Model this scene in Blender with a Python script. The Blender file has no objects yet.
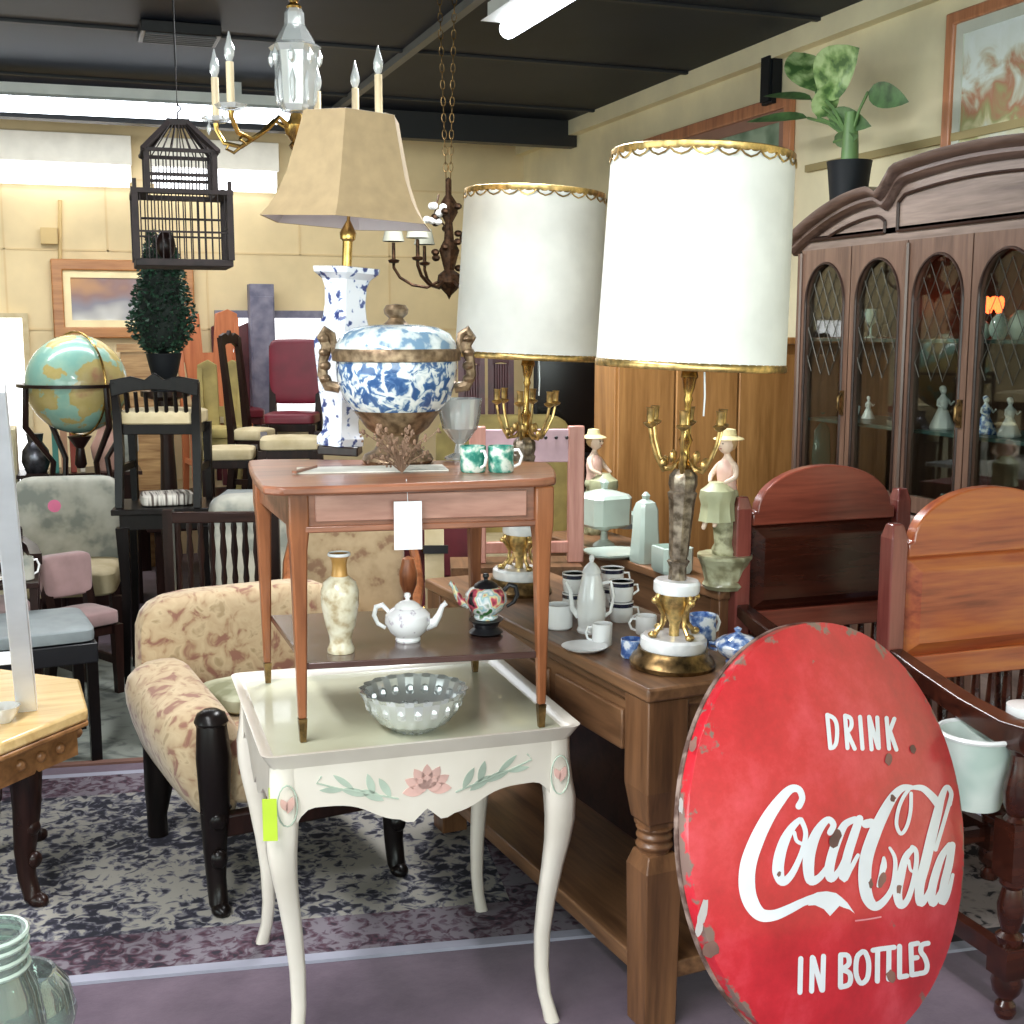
import bpy, math, random
from math import sin, cos, pi, radians, sqrt, atan2
from mathutils import Vector, Matrix, Euler
random.seed(7)
S = bpy.context.scene
COL = S.collection
# ---------------------------------------------------------------- camera
YAW, PITCH, FPX, CH = radians(19.9), radians(8.28), 1250.0, 1.5
cam = bpy.data.cameras.new('camera'); camo = bpy.data.objects.new('camera', cam); COL.objects.link(camo)
camo.location = (0, 0, CH); camo.rotation_euler = (pi/2-PITCH, 0, -YAW)
cam.lens = 36*FPX/1024; cam.sensor_width = 36; cam.clip_start = .05; cam.clip_end = 60
S.camera = camo
RR = Vector((cos(YAW), -sin(YAW), 0)); HH = Vector((sin(YAW), cos(YAW), 0))
FW = HH*cos(PITCH)-Vector((0, 0, sin(PITCH))); UP = HH*sin(PITCH)+Vector((0, 0, cos(PITCH)))
C0 = Vector((0, 0, CH))
def ray(x, y): return RR*((x-512)/FPX)+FW+UP*((512-y)/FPX)
def zp(x, y, z): d = ray(x, y); return C0+d*((z-CH)/d.z)            # a place on the level z
def yp(x, y, Y): d = ray(x, y); return C0+d*(Y/d.y)
def xp(x, y, X): d = ray(x, y); return C0+d*(X/d.x)
def dp(x, y, D): d = ray(x, y); return C0+d*(D/d.dot(HH))           # a place at distance D
def at(v, z=None): return (v.x, v.y, v.z if z is None else z)
# ---------------------------------------------------------------- mesh kit
class M:
    def __init__(s): s.v = []; s.f = []
    def add(s, vs, fs, mtx=None):
        o = len(s.v)
        s.v += [tuple(mtx @ Vector(p)) for p in vs] if mtx else [tuple(p) for p in vs]
        s.f += [tuple(i+o for i in f) for f in fs]; return s
    def box(s, x0, x1, y0, y1, z0, z1, mtx=None):
        return s.add([(x0,y0,z0),(x1,y0,z0),(x1,y1,z0),(x0,y1,z0),(x0,y0,z1),(x1,y0,z1),(x1,y1,z1),(x0,y1,z1)],
                     [(0,3,2,1),(4,5,6,7),(0,1,5,4),(1,2,6,5),(2,3,7,6),(3,0,4,7)], mtx)
    def cbox(s, c, d, mtx=None):
        return s.box(c[0]-d[0]/2, c[0]+d[0]/2, c[1]-d[1]/2, c[1]+d[1]/2, c[2]-d[2]/2, c[2]+d[2]/2, mtx)
    def frust(s, c, d0, d1, h, mtx=None):      # tapered block, base centre c
        x, y, z = c; a, b = d0[0]/2, d0[1]/2; e, f = d1[0]/2, d1[1]/2
        return s.add([(x-a,y-b,z),(x+a,y-b,z),(x+a,y+b,z),(x-a,y+b,z),(x-e,y-f,z+h),(x+e,y-f,z+h),(x+e,y+f,z+h),(x-e,y+f,z+h)],
                     [(0,3,2,1),(4,5,6,7),(0,1,5,4),(1,2,6,5),(2,3,7,6),(3,0,4,7)], mtx)
    def lathe(s, prof, n=24, c=(0,0,0), sx=1, sy=1, mod=None, mtx=None):
        vs = []; fs = []
        for j, (r, z) in enumerate(prof):
            for k in range(n):
                a = 2*pi*k/n; q = r*(mod(a, j) if mod else 1)
                vs.append((c[0]+q*cos(a)*sx, c[1]+q*sin(a)*sy, c[2]+z))
        m = len(prof)
        for j in range(m-1):
            for k in range(n):
                k2 = (k+1) % n; fs.append((j*n+k, j*n+k2, (j+1)*n+k2, (j+1)*n+k))
        if prof[0][0] > 1e-4: fs.append(tuple(range(n-1, -1, -1)))
        if prof[-1][0] > 1e-4: fs.append(tuple((m-1)*n+k for k in range(n)))
        return s.add(vs, fs, mtx)
    def tube(s, path, rad, n=8, phase=0, closed=False, flat=1.0, mtx=None):
        P = [Vector(p) for p in path]; m = len(P)
        if not hasattr(rad, '__len__'): rad = [rad]*m
        T = []
        for i in range(m):
            a = P[(i-1) % m] if (closed or i) else P[0]; b = P[(i+1) % m] if (closed or i < m-1) else P[-1]
            t = b-a; T.append(t.normalized() if t.length > 1e-9 else Vector((0,0,1)))
        ref = Vector((1,0,0)) if abs(T[0].x) < .8 else Vector((0,1,0))
        nrm = (ref-T[0]*ref.dot(T[0])).normalized(); vs = []; fs = []
        for i in range(m):
            nrm = (nrm-T[i]*nrm.dot(T[i])).normalized(); bn = T[i].cross(nrm)
            for k in range(n):
                a = 2*pi*k/n+phase
                vs.append(P[i]+nrm*(cos(a)*rad[i])+bn*(sin(a)*rad[i]*flat))
        for i in range(m if closed else m-1):
            i2 = (i+1) % m
            for k in range(n):
                k2 = (k+1) % n; fs.append((i*n+k, i*n+k2, i2*n+k2, i2*n+k))
        if not closed: fs += [tuple(range(n-1,-1,-1)), tuple((m-1)*n+k for k in range(n))]
        return s.add(vs, fs, mtx)
    def sq(s, path, half, mtx=None):             # square-section bar
        h = [x*1.414 for x in half] if hasattr(half, '__len__') else half*1.414
        return s.tube(path, h, 4, pi/4, mtx=mtx)
    def prism(s, poly, t0, t1, ax='y', mtx=None):
        f3 = {'y': lambda p, t: (p[0], t, p[1]), 'x': lambda p, t: (t, p[0], p[1]), 'z': lambda p, t: (p[0], p[1], t)}[ax]
        n = len(poly); vs = [f3(p, t0) for p in poly]+[f3(p, t1) for p in poly]
        fs = [tuple(range(n)), tuple(range(2*n-1, n-1, -1))]+[(i, i+n, (i+1) % n+n, (i+1) % n) for i in range(n)]
        return s.add(vs, fs, mtx)
    def ring(s, outer, inner, t0, t1, ax='y', mtx=None):
        f3 = {'y': lambda p, t: (p[0], t, p[1]), 'x': lambda p, t: (t, p[0], p[1]), 'z': lambda p, t: (p[0], p[1], t)}[ax]
        n = len(outer); vs = [f3(p, t0) for p in outer]+[f3(p, t0) for p in inner]+[f3(p, t1) for p in outer]+[f3(p, t1) for p in inner]
        fs = []
        for i in range(n):
            j = (i+1) % n
            fs += [(i, j, n+j, n+i), (2*n+j, 2*n+i, 3*n+i, 3*n+j), (j, i, 2*n+i, 2*n+j), (n+i, n+j, 3*n+j, 3*n+i)]
        return s.add(vs, fs, mtx)
    def ell(s, c, r, n=14, m=9, mtx=None):
        if not hasattr(r, '__len__'): r = (r, r, r)
        pr = [(sin(pi*j/m), -cos(pi*j/m)) for j in range(m+1)]
        pr[0] = (0, -1); pr[-1] = (0, 1)
        return s.lathe([(a*r[0], b*r[2]) for a, b in pr], n, c, 1, r[1]/r[0], mtx=mtx)
    def cushion(s, c, d, bulge=.03, n=8, mtx=None, e=.35):     # soft rounded block
        vs = []; fs = []; hx, hy, hz = d[0]/2, d[1]/2, d[2]/2
        def q(v): return math.copysign(abs(v)**e, v)
        pr = 12
        for j in range(pr+1):
            ph = -pi/2+pi*j/pr
            for k in range(24):
                th = 2*pi*k/24
                x = hx*q(cos(ph))*q(cos(th)); y = hy*q(cos(ph))*q(sin(th)); z = hz*q(sin(ph))
                z += math.copysign(bulge*(1-(x/hx)**2)*(1-(y/hy)**2), z) if j in range(pr//2+1, pr+1) else 0
                vs.append((c[0]+x, c[1]+y, c[2]+z))
        for j in range(pr):
            for k in range(24):
                k2 = (k+1) % 24; fs.append((j*24+k, j*24+k2, (j+1)*24+k2, (j+1)*24+k))
        return s.add(vs, fs, mtx)
    def build(s, name, mat, parent=None, loc=None, rot=None, ang=38, bev=0, smooth=True):
        me = bpy.data.meshes.new(name); me.from_pydata(s.v, [], s.f); me.validate(); 
        import bmesh
        bm = bmesh.new(); bm.from_mesh(me); bmesh.ops.remove_doubles(bm, verts=bm.verts, dist=1e-6)
        bmesh.ops.recalc_face_normals(bm, faces=bm.faces); bm.to_mesh(me); bm.free()
        if smooth: me.shade_smooth(); me.set_sharp_from_angle(angle=radians(ang))
        me.materials.append(mat)
        o = bpy.data.objects.new(name, me); COL.objects.link(o)
        if parent: o.parent = parent
        if loc is not None: o.location = loc
        if rot is not None: o.rotation_euler = rot if hasattr(rot, '__len__') else (0, 0, rot)
        if bev:
            b = o.modifiers.new('bevel', 'BEVEL'); b.width = bev; b.segments = 2; b.limit_method = 'ANGLE'
        return o
def tag(o, label, cat, group=None):
    o['label'] = label; o['category'] = cat
    if group: o['group'] = group
    return o
def thing(name, label, cat, loc=(0,0,0), rz=0, group=None):
    o = bpy.data.objects.new(name, None); COL.objects.link(o); o.empty_display_size = .05
    o.location = loc; o.rotation_euler = (0, 0, rz) if not hasattr(rz, '__len__') else rz
    return tag(o, label, cat, group)
def struct(name, m, mat, **k): o = m.build(name, mat, **k); o['kind'] = 'structure'; return o
def dup(root, loc, rz=None, label=None, scale=None):
    def cp(o, par):
        c = o.copy(); COL.objects.link(c); c.parent = par
        for ch in kids.get(o.name, []): cp(ch, c)
        return c
    kids = {}
    for o in bpy.data.objects:
        if o.parent: kids.setdefault(o.parent.name, []).append(o)
    r = cp(root, None); r.location = loc
    if rz is not None: r.rotation_euler = (0, 0, rz)
    if scale: r.scale = (scale,)*3
    if label: r['label'] = label
    return r
# ---------------------------------------------------------------- materials
def nt(name):
    m = bpy.data.materials.new(name); m.use_nodes = True; t = m.node_tree
    return m, t, t.nodes['Principled BSDF']
def N(t, ty, **k):
    n = t.nodes.new(ty)
    for a, b in k.items():
        if a in n.inputs: n.inputs[a].default_value = b
        else: setattr(n, a, b)
    return n
def lin(c): return tuple(((x/255)/12.92 if x/255 <= .04045 else ((x/255+.055)/1.055)**2.4) for x in c)+(1,)
def ramp(t, stops, fac):
    r = t.nodes.new('ShaderNodeValToRGB'); e = r.color_ramp.elements
    while len(e) < len(stops): e.new(.5)
    for i, (p, c) in enumerate(stops): e[i].position = p; e[i].color = lin(c)
    t.links.new(fac, r.inputs[0]); return r.outputs[0]
def coords(t, sc=(1,1,1), rot=(0,0,0), space='Object'):
    tc = t.nodes.new('ShaderNodeTexCoord'); mp = t.nodes.new('ShaderNodeMapping')
    mp.inputs['Scale'].default_value = sc; mp.inputs['Rotation'].default_value = rot
    t.links.new(tc.outputs[space], mp.inputs[0]); return mp.outputs[0]
def bump(t, b, h, st=.3, dist=.005):
    n = N(t, 'ShaderNodeBump', Strength=st, Distance=dist); t.links.new(h, n.inputs['Height']); t.links.new(n.outputs[0], b.inputs['Normal'])
def plain(name, c, rough=.5, metal=0, spec=.5, var=.0, sc=8, coat=0, sheen=0, trans=0, em=None, es=0, alpha=1, sss=0):
    m, t, b = nt(name)
    b.inputs['Roughness'].default_value = rough; b.inputs['Metallic'].default_value = metal
    b.inputs['Specular IOR Level'].default_value = spec; b.inputs['Coat Weight'].default_value = coat
    b.inputs['Sheen Weight'].default_value = sheen; b.inputs['Transmission Weight'].default_value = trans
    n = N(t, 'ShaderNodeTexNoise', Scale=sc, Detail=4.0); t.links.new(coords(t), n.inputs['Vector'])
    v = max(var, .03); lo = tuple(x*(1-v*1.6) for x in c); hi = tuple(min(255, x*(1+v)) for x in c)
    o = ramp(t, [(.3, lo), (.7, hi)], n.outputs[0]); t.links.new(o, b.inputs['Base Color'])
    if em: b.inputs['Emission Color'].default_value = lin(em); b.inputs['Emission Strength'].default_value = es
    if sss: b.inputs['Subsurface Weight'].default_value = sss; b.inputs['Subsurface Scale'].default_value = .02
    return m
def wood(name, c1, c2, axis='x', sc=1.0, rough=.35, coat=.15, c3=None):
    m, t, b = nt(name); b.inputs['Specular IOR Level'].default_value = .2 if c2[0] < 80 else .45; b.inputs['Roughness'].default_value = rough; b.inputs['Coat Weight'].default_value = coat
    b.inputs['Coat Roughness'].default_value = .2
    s3 = {'x': (1.2, 14, 14), 'y': (14, 1.2, 14), 'z': (14, 14, 1.2)}[axis]
    v = coords(t, tuple(a*sc for a in s3))
    n = N(t, 'ShaderNodeTexNoise', Scale=1.6, Detail=6.0, Distortion=.8); t.links.new(v, n.inputs['Vector'])
    n2 = N(t, 'ShaderNodeTexNoise', Scale=8.0, Detail=3.0); t.links.new(v, n2.inputs['Vector'])
    mx = N(t, 'ShaderNodeMath', operation='MULTIPLY_ADD'); mx.inputs[1].default_value = .35; t.links.new(n2.outputs[0], mx.inputs[0]); t.links.new(n.outputs[0], mx.inputs[2])
    st = [(.45, c1), (.85, c2)] if not c3 else [(.42, c1), (.62, c2), (.85, c3)]
    t.links.new(ramp(t, st, mx.outputs[0]), b.inputs['Base Color']); bump(t, b, mx.outputs[0], .12, .002); return m
def mottled(name, stops, sc=20, rough=.8, sheen=0, coat=0, detail=3, dist=0, bm=.2, vs=(1,1,1), vor=False, metal=0):
    m, t, b = nt(name); b.inputs['Roughness'].default_value = rough; b.inputs['Sheen Weight'].default_value = sheen; b.inputs['Coat Weight'].default_value = coat
    b.inputs['Metallic'].default_value = metal
    n = N(t, 'ShaderNodeTexNoise', Scale=sc, Detail=float(detail), Distortion=float(dist)); t.links.new(coords(t, vs), n.inputs['Vector'])
    t.links.new(ramp(t, stops, n.outputs[0]), b.inputs['Base Color'])
    if bm: bump(t, b, n.outputs[0], bm, .003)
    return m
def glassy(name, tint=(255,255,255), refl=.12, rough=.02, milk=0, k=.6):
    m, t, b = nt(name); t.nodes.remove(b); out = t.nodes['Material Output']
    tr = N(t, 'ShaderNodeBsdfTransparent'); tr.inputs[0].default_value = lin(tint)
    gl = N(t, 'ShaderNodeBsdfGlossy'); gl.inputs['Roughness'].default_value = rough
    lw = N(t, 'ShaderNodeLayerWeight', Blend=.35); mt = N(t, 'ShaderNodeMath', operation='MULTIPLY_ADD'); mt.inputs[1].default_value = k; mt.inputs[2].default_value = refl
    t.links.new(lw.outputs['Facing'], mt.inputs[0]); mx = N(t, 'ShaderNodeMixShader')
    t.links.new(mt.outputs[0], mx.inputs[0]); t.links.new(gl.outputs[0], mx.inputs[2])
    if milk:
        df = N(t, 'ShaderNodeBsdfDiffuse'); df.inputs[0].default_value = lin((236,240,240)); m2 = N(t, 'ShaderNodeMixShader'); m2.inputs[0].default_value = milk
        t.links.new(tr.outputs[0], m2.inputs[1]); t.links.new(df.outputs[0], m2.inputs[2]); t.links.new(m2.outputs[0], mx.inputs[1])
    else: t.links.new(tr.outputs[0], mx.inputs[1])
    t.links.new(mx.outputs[0], out.inputs[0]); return m
W = {}
W['walnut'] = wood('walnut', (112,68,48), (164,108,82), 'x', rough=.3)
W['walnut_leg'] = wood('walnut_leg', (104,58,34), (158,98,62), 'z', rough=.3)
W['pink_wood'] = wood('rosy_wood', (170,112,98), (206,152,138), 'z', rough=.35)
W['dark'] = wood('dark_wood', (20,11,10), (44,26,22), 'z', rough=.3, coat=.08)
W['darkx'] = wood('dark_wood_rail', (22,12,11), (48,28,24), 'x', rough=.3, coat=.08)
W['black'] = wood('black_wood', (9,7,7), (22,16,15), 'z', rough=.3, coat=.05)
W['mahog'] = wood('mahogany', (104,44,36), (152,78,60), 'x', rough=.3, coat=.8)
W['mahog_z'] = wood('mahogany_stile', (94,40,38), (136,72,64), 'z', rough=.25, coat=1)
W['mahog_dark'] = wood('mahogany_dark', (38,16,12), (70,32,22), 'x', rough=.25, coat=.8)
W['orange'] = wood('orange_mahogany', (122,52,32), (162,80,50), 'x', rough=.28, coat=.9, c3=(186,106,54))
W['oak'] = wood('brown_oak', (84,56,36), (134,96,66), 'y', rough=.42)
W['oak_z'] = wood('brown_oak_leg', (80,52,33), (128,88,58), 'z', rough=.42)
W['ward'] = wood('golden_pine', (136,92,46), (176,126,72), 'z', rough=.45)
W['hutch'] = wood('hutch_wood', (80,58,48), (114,88,74), 'z', rough=.32, coat=.25)
W['hutchx'] = wood('hutch_rail_wood', (96,80,72), (142,124,114), 'x', rough=.32, coat=.25)
W['hutch_in'] = wood('hutch_inside', (72,50,40), (104,76,60), 'z', rough=.5)
W['tan'] = wood('tan_top', (196,160,104), (222,190,134), 'x', rough=.25, coat=.3)
W['tan_edge'] = wood('tan_carved', (112,74,44), (156,110,68), 'x', rough=.4)
W['redchair'] = wood('orange_chair', (168,92,56), (198,120,78), 'z', rough=.4)
W['cream'] = mottled('cream_paint', [(.3, (212,203,190)), (.7, (228,220,209))], 6, .32, coat=.25, bm=.05)
W['cream_top'] = mottled('cream_tray', [(.3, (182,182,156)), (.7, (200,200,176))], 5, .28, coat=.3, bm=.04)
W['white'] = plain('white_paint', (232,236,242), .4, var=.02)
W['paper'] = plain('white_card', (238,240,244), .7)
W['brass'] = plain('brass', (196,160,92), .25, 1, var=.15, sc=40)
W['gold'] = plain('gilt', (206,174,112), .3, .85, var=.2, sc=60)
W['dbrass'] = plain('dark_brass', (120,96,62), .35, .9, var=.25, sc=50)
W['pewter'] = mottled('silvered_column', [(.35, (92,80,66)), (.65, (166,152,134))], 60, .35, metal=.7, bm=.3)
W['bronze'] = plain('dark_bronze', (70,50,36), .4, .8, var=.3, sc=60)
W['marble'] = mottled('white_marble', [(.3, (214,216,218)), (.6, (240,240,240))], 9, .2, dist=2, bm=0, coat=.3)
W['shade'] = plain('pleated_silk', (244,244,238), .75, var=.01, sss=.0)
W['shade_brown'] = plain('tan_linen', (176,152,116), .8, var=.02, sc=30)
W['shade_in'] = plain('shade_lining', (214,204,206), .8)
W['porc'] = plain('white_porcelain', (250,250,250), .15, coat=.5)
W['porc_g'] = plain('pale_green_glass', (196,212,202), .2, coat=.4)
W['delft'] = mottled('delft', [(.53, (234,236,243)), (.585, (216,222,236)), (.62, (96,110,160)), (.7, (56,66,118))], 46, .15, coat=.5, bm=0, detail=2)
W['bluewhite'] = mottled('blue_scene', [(.38, (52,88,138)), (.47, (84,120,166)), (.52, (200,212,218)), (.62, (232,236,236))], 40, .15, coat=.6, bm=0, detail=3, dist=1)
W['bluerim'] = mottled('blue_band', [(.42, (120,150,176)), (.5, (196,208,210)), (.65, (226,232,232))], 30, .15, coat=.6, bm=0)
W['cupblue'] = mottled('blue_cup', [(.4, (66,96,158)), (.5, (130,158,206)), (.58, (232,238,246))], 40, .15, coat=.6, bm=0)
W['teal'] = mottled('teal_mug', [(.4, (40,124,110)), (.5, (98,168,150)), (.6, (214,226,216))], 45, .2, coat=.5, bm=0)
W['bronze_lt'] = mottled('aged_brass', [(.35, (96,76,56)), (.65, (160,136,108))], 50, .4, metal=.6, bm=.3)
W['floral'] = mottled('floral_tapestry', [(.35, (134,92,76)), (.42, (160,132,102)), (.47, (174,150,118)), (.60, (184,162,130)), (.68, (154,132,100))], 21, .9, sheen=.2, detail=3, dist=.8, bm=.15)
W['tanweave'] = mottled('tan_weave', [(.36, (128,98,74)), (.44, (158,136,104)), (.6, (172,150,118))], 16, .9, sheen=.2, bm=.15)
W['glow2'] = plain('wall_tube', (255,255,255), .5, em=(244,248,255), es=2.0)
W['floral2'] = mottled('beige_floral', [(.36, (176,160,140)), (.5, (196,186,160)), (.7, (208,200,178))], 14, .9, sheen=.2, bm=.1)
W['rosevelvet'] = plain('pink_velvet', (160,130,128), .9, sheen=.3, var=.08)
W['pinkspot'] = plain('pink_sticker', (232,120,160), .6)
W['greyfab'] = mottled('grey_tapestry', [(.38, (134,138,130)), (.5, (172,170,158)), (.7, (190,188,176))], 10, .95, sheen=.2, bm=.1)
W['creamseat'] = mottled('cream_seat', [(.3, (190,172,132)), (.7, (214,198,162))], 12, .8, bm=.1)
W['olive'] = plain('olive_seat', (168,150,92), .8, var=.1)
W['blackseat'] = plain('black_leather', (26,26,30), .35, var=.1)
W['greyseat'] = plain('grey_seat', (138,146,148), .5, var=.08)
W['red'] = plain('burgundy_leather', (112,30,46), .4, var=.08)
W['burg'] = plain('burgundy_wood', (86,34,40), .35, var=.15)
W['slate'] = mottled('blue_grey_paint', [(.35, (94,94,118)), (.65, (136,134,152))], 10, .6)
W['leaf'] = mottled('variegated_leaf', [(.4, (72,106,58)), (.5, (130,162,98)), (.62, (178,202,144))], 16, .35, coat=.2, bm=.1)
W['leaf2'] = plain('green_leaf', (74,104,62), .4, var=.2, sc=20)
W['topiary'] = plain('topiary_leaf', (34,62,46), .55, var=.35, sc=30)
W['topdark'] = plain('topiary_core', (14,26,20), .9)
W['stem'] = plain('green_stem', (92,124,72), .5, var=.1)
W['blackpot'] = plain('black_pot', (16,20,25), .5, spec=.25)
W['black_m'] = plain('black_metal', (22,20,22), .4, .3)
W['cage'] = plain('cage_wood', (38,28,28), .7, var=.2, sc=30)
W['candle'] = plain('candle_sleeve', (226,206,170), .5)
W['clear'] = glassy('clear_glass', (246,250,250), .18)
W['crystal'] = glassy('cut_crystal', (250,252,252), .2, .1, .48)
W['pane'] = glassy('cabinet_pane', (236,240,236), .01, k=.3)
W['greenjar'] = glassy('green_jar_glass', (226,238,232), .12, .03, .12)
W['dried'] = plain('dried_flowers', (140,112,92), .95, var=.2)
W['lime'] = plain('lime_tag', (178,204,52), .6)
W['lead'] = plain('lead_strip', (70,68,60), .5, .4)
W['glow'] = plain('fluorescent_tube', (255,255,255), .5, em=(236,244,255), es=5)
W['reflector'] = plain('fixture_housing', (226,228,224), .5)
W['lampglow'] = plain('red_glow', (255,90,40), .5, em=(255,84,40), es=6)
# ================================================================ ROOM
XR, YB, ZC, XL, YF = 3.2, 8.6, 2.82, -3.6, -2.6
def wallmat(name, c, sc=2.5, lines=True):
    m, t, b = nt(name); b.inputs['Roughness'].default_value = .75
    n = N(t, 'ShaderNodeTexNoise', Scale=sc, Detail=5.0); t.links.new(coords(t), n.inputs['Vector'])
    o = ramp(t, [(.3, tuple(x*.93 for x in c)), (.7, tuple(min(255, x*1.05) for x in c))], n.outputs[0]); t.links.new(o, b.inputs['Base Color'])
    bump(t, b, n.outputs[0], .25, .01); return m
wm_back = wallmat('yellow_plaster', (222,202,160)); wm_right = wallmat('olive_plaster', (234,224,188))
struct('wall_back', M().box(XL, XR, YB, YB+.1, 0, ZC), wm_back)
struct('wall_right', M().box(XR, XR+.1, YF, YB+.1, 0, ZC), wm_right)
q = M().ring([(YF,0),(YB+.1,0),(YB+.1,ZC),(YF,ZC)], [(-1.6,.5),(3.4,.5),(3.4,2.4),(-1.6,2.4)], XL-.1, XL, 'x'); struct('wall_left', q, wm_right)
q = M()
for k in range(4): q.box(XL-.08, XL-.03, -1.6+k*5/3-.03, -1.6+k*5/3+.03, .5, 2.4)
q.box(XL-.08, XL-.03, -1.6, 3.4, .47, .53).box(XL-.08, XL-.03, -1.6, 3.4, 2.37, 2.43); struct('window_3', q, W['white'])
struct('window_3_glass', M().box(XL-.06, XL-.055, -1.6, 3.4, .53, 2.37), W['pane'])
fr = M(); o_ = [(XL,0),(XR,0),(XR,ZC),(XL,ZC)]; i_ = [(-3.3,.95),(2.7,.95),(2.7,2.55),(-3.3,2.55)]
fr.ring(o_, i_, YF-.1, YF); struct('wall_front', fr, wm_right)
wf = M(); 
for k in range(5):
    x0 = -3.3+k*1.5; wf.box(x0-.03, x0+.03, YF-.09, YF-.03, .95, 2.55)
wf.box(-3.3, 2.7, YF-.09, YF-.03, .92, .98).box(-3.3, 2.7, YF-.09, YF-.03, 2.52, 2.58)
struct('window_1', wf, W['white'])
g = struct('window_1_glass', M().box(-3.3, 2.7, YF-.065, YF-.06, .98, 2.52), W['pane'])
# back door / window: glowing slabs on the wall stand in for daylight
day = plain('daylight_glow', (255,255,255), .8, em=(250,252,255), es=1.6)
a = yp(-30, 318, YB); b_ = yp(22, 318, YB)
struct('door_1', M().box(a.x, b_.x, YB-.03, YB-.004, 0, b_.z), day)
dm = M(); dm.box(b_.x, b_.x+.035, YB-.05, YB-.004, 0, b_.z+.03).box(a.x, b_.x, YB-.05, YB-.004, b_.z, b_.z+.03)
struct('trim_1', dm, W['creamseat'])
a = yp(222, 318, YB); b_ = yp(322, 420, YB)
struct('window_2', M().box(a.x, b_.x, YB-.03, YB-.004, b_.z, a.z), day)
struct('trim_2', M().ring([(a.x-.05,b_.z-.05),(b_.x+.05,b_.z-.05),(b_.x+.05,a.z+.05),(a.x-.05,a.z+.05)], [(a.x,b_.z),(b_.x,b_.z),(b_.x,a.z),(a.x,a.z)], YB-.06, YB-.002), W['slate'])
# ceiling, seams and beam
cm = mottled('charcoal_ceiling', [(.3, (20,26,37)), (.7, (31,38,51))], 1.6, .5, bm=.2)
cm.node_tree.nodes['Principled BSDF'].inputs['Specular IOR Level'].default_value = .12
struct('ceiling', M().box(XL, XR, YF, YB+.1, ZC, ZC+.1), cm)
sm_ = M()
for y in (1.2, 2.4, 3.6, 4.8, 6.0, 7.2): sm_.box(XL, XR, y, y+.03, ZC-.012, ZC)
struct('trim_3', sm_, plain('dark_seam', (30,31,34), .6))
struct('trim_4', M().box(XL, XR, 7.62, 7.72, 2.66, ZC), plain('black_beam', (26,27,30), .5))
struct('trim_5', M().box(1.62, 1.66, 2.0, 7.62, ZC-.035, ZC), plain('grey_conduit', (104,104,100), .5))
p = xp(839, 159, XR)
struct('trim_6', M().box(XR-.02, XR, 2.0, 4.95, p.z-.03, p.z), wallmat('rail', (160,144,100)))
struct('trim_7', M().box(XR-.06, XR, YF, YB, ZC-.09, ZC), wallmat('cornice', (238,228,192)))
bl = M()
for z in (.5, 1.0, 1.5, 2.0, 2.45): bl.box(XL, XR, YB-.006, YB, z, z+.012)
for k in range(9): bl.box(-.9+k*.62, -.888+k*.62, YB-.006, YB, .5 if k % 2 else 2.0, 2.45)
struct('trim_8', bl, wallmat('block_joint', (216,192,148)))
struct('trim_9', M().tube([yp(60,200,YB-.02), yp(60,262,YB-.02)], .012).cbox(yp(49,236,YB-.03), (.1,.06,.1)), wallmat('pipe', (204,178,126)))
# floor
m, t, b = nt('mauve_carpet'); b.inputs['Roughness'].default_value = .95; b.inputs['Sheen Weight'].default_value = .2
n = N(t, 'ShaderNodeTexNoise', Scale=3.0, Detail=8.0, Roughness=.7); t.links.new(coords(t), n.inputs['Vector'])
t.links.new(ramp(t, [(.35, (76,58,74)), (.65, (102,83,98))], n.outputs[0]), b.inputs['Base Color']); bump(t, b, n.outputs[0], .5, .01)
struct('floor', M().box(XL, XR, YF, YB+.1, -.1, 0), m)
# rugs
def rugmat(name, stops, sc, sc2=2.2):
    m, t, b = nt(name); b.inputs['Roughness'].default_value = .95
    v = coords(t); w = N(t, 'ShaderNodeTexVoronoi', Scale=float(sc)); n = N(t, 'ShaderNodeTexNoise', Scale=float(sc*.9), Detail=4.0, Distortion=1.6)
    t.links.new(v, w.inputs['Vector']); t.links.new(v, n.inputs['Vector'])
    a = N(t, 'ShaderNodeMath', operation='MULTIPLY_ADD'); a.inputs[1].default_value = .35; t.links.new(w.outputs['Distance'], a.inputs[0]); t.links.new(n.outputs[0], a.inputs[2])
    n3 = N(t, 'ShaderNodeTexNoise', Scale=float(sc2), Detail=1.0); t.links.new(v, n3.inputs['Vector'])
    a2 = N(t, 'ShaderNodeMath', operation='MULTIPLY_ADD'); a2.inputs[1].default_value = .5; t.links.new(n3.outputs[0], a2.inputs[0]); t.links.new(a.outputs[0], a2.inputs[2])
    t.links.new(ramp(t, stops, a2.outputs[0]), b.inputs['Base Color']); bump(t, b, n.outputs[0], .3, .004); return m
def rug(name, label, loc, rz, w, d, field, border, edge, bw=.22, eb=.035, z=.008):
    r = thing(name, label, 'rug', loc, rz)
    x, y = w/2, d/2
    R4 = lambda s: [(-x+s,-y+s),(x-s,-y+s),(x-s,y-s),(-x+s,y-s)]
    M().ring(R4(0), R4(eb), 0, z, 'z').build('edge_band', edge, r)
    M().ring(R4(eb), R4(bw), 0, z, 'z').build('border', border, r)
    M().box(-x+bw, x-bw, -y+bw, y-bw, 0, z).build('field', field, r); return r
navy = rugmat('navy_cream_field', [(.80,(26,26,38)),(.87,(50,48,62)),(.92,(98,96,104)),(.97,(116,114,116)),(1.03,(146,142,134))], 26)
maro = rugmat('maroon_border', [(.74,(36,30,42)),(.82,(72,44,56)),(.9,(84,68,80)),(1.0,(112,104,112))], 28)
lite = plain('pale_rug_edge', (150,150,164), .95)
ea = zp(60, 985, 0); eb_ = zp(600, 935, 0); ang = atan2(eb_.y-ea.y, eb_.x-ea.x)
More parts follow.
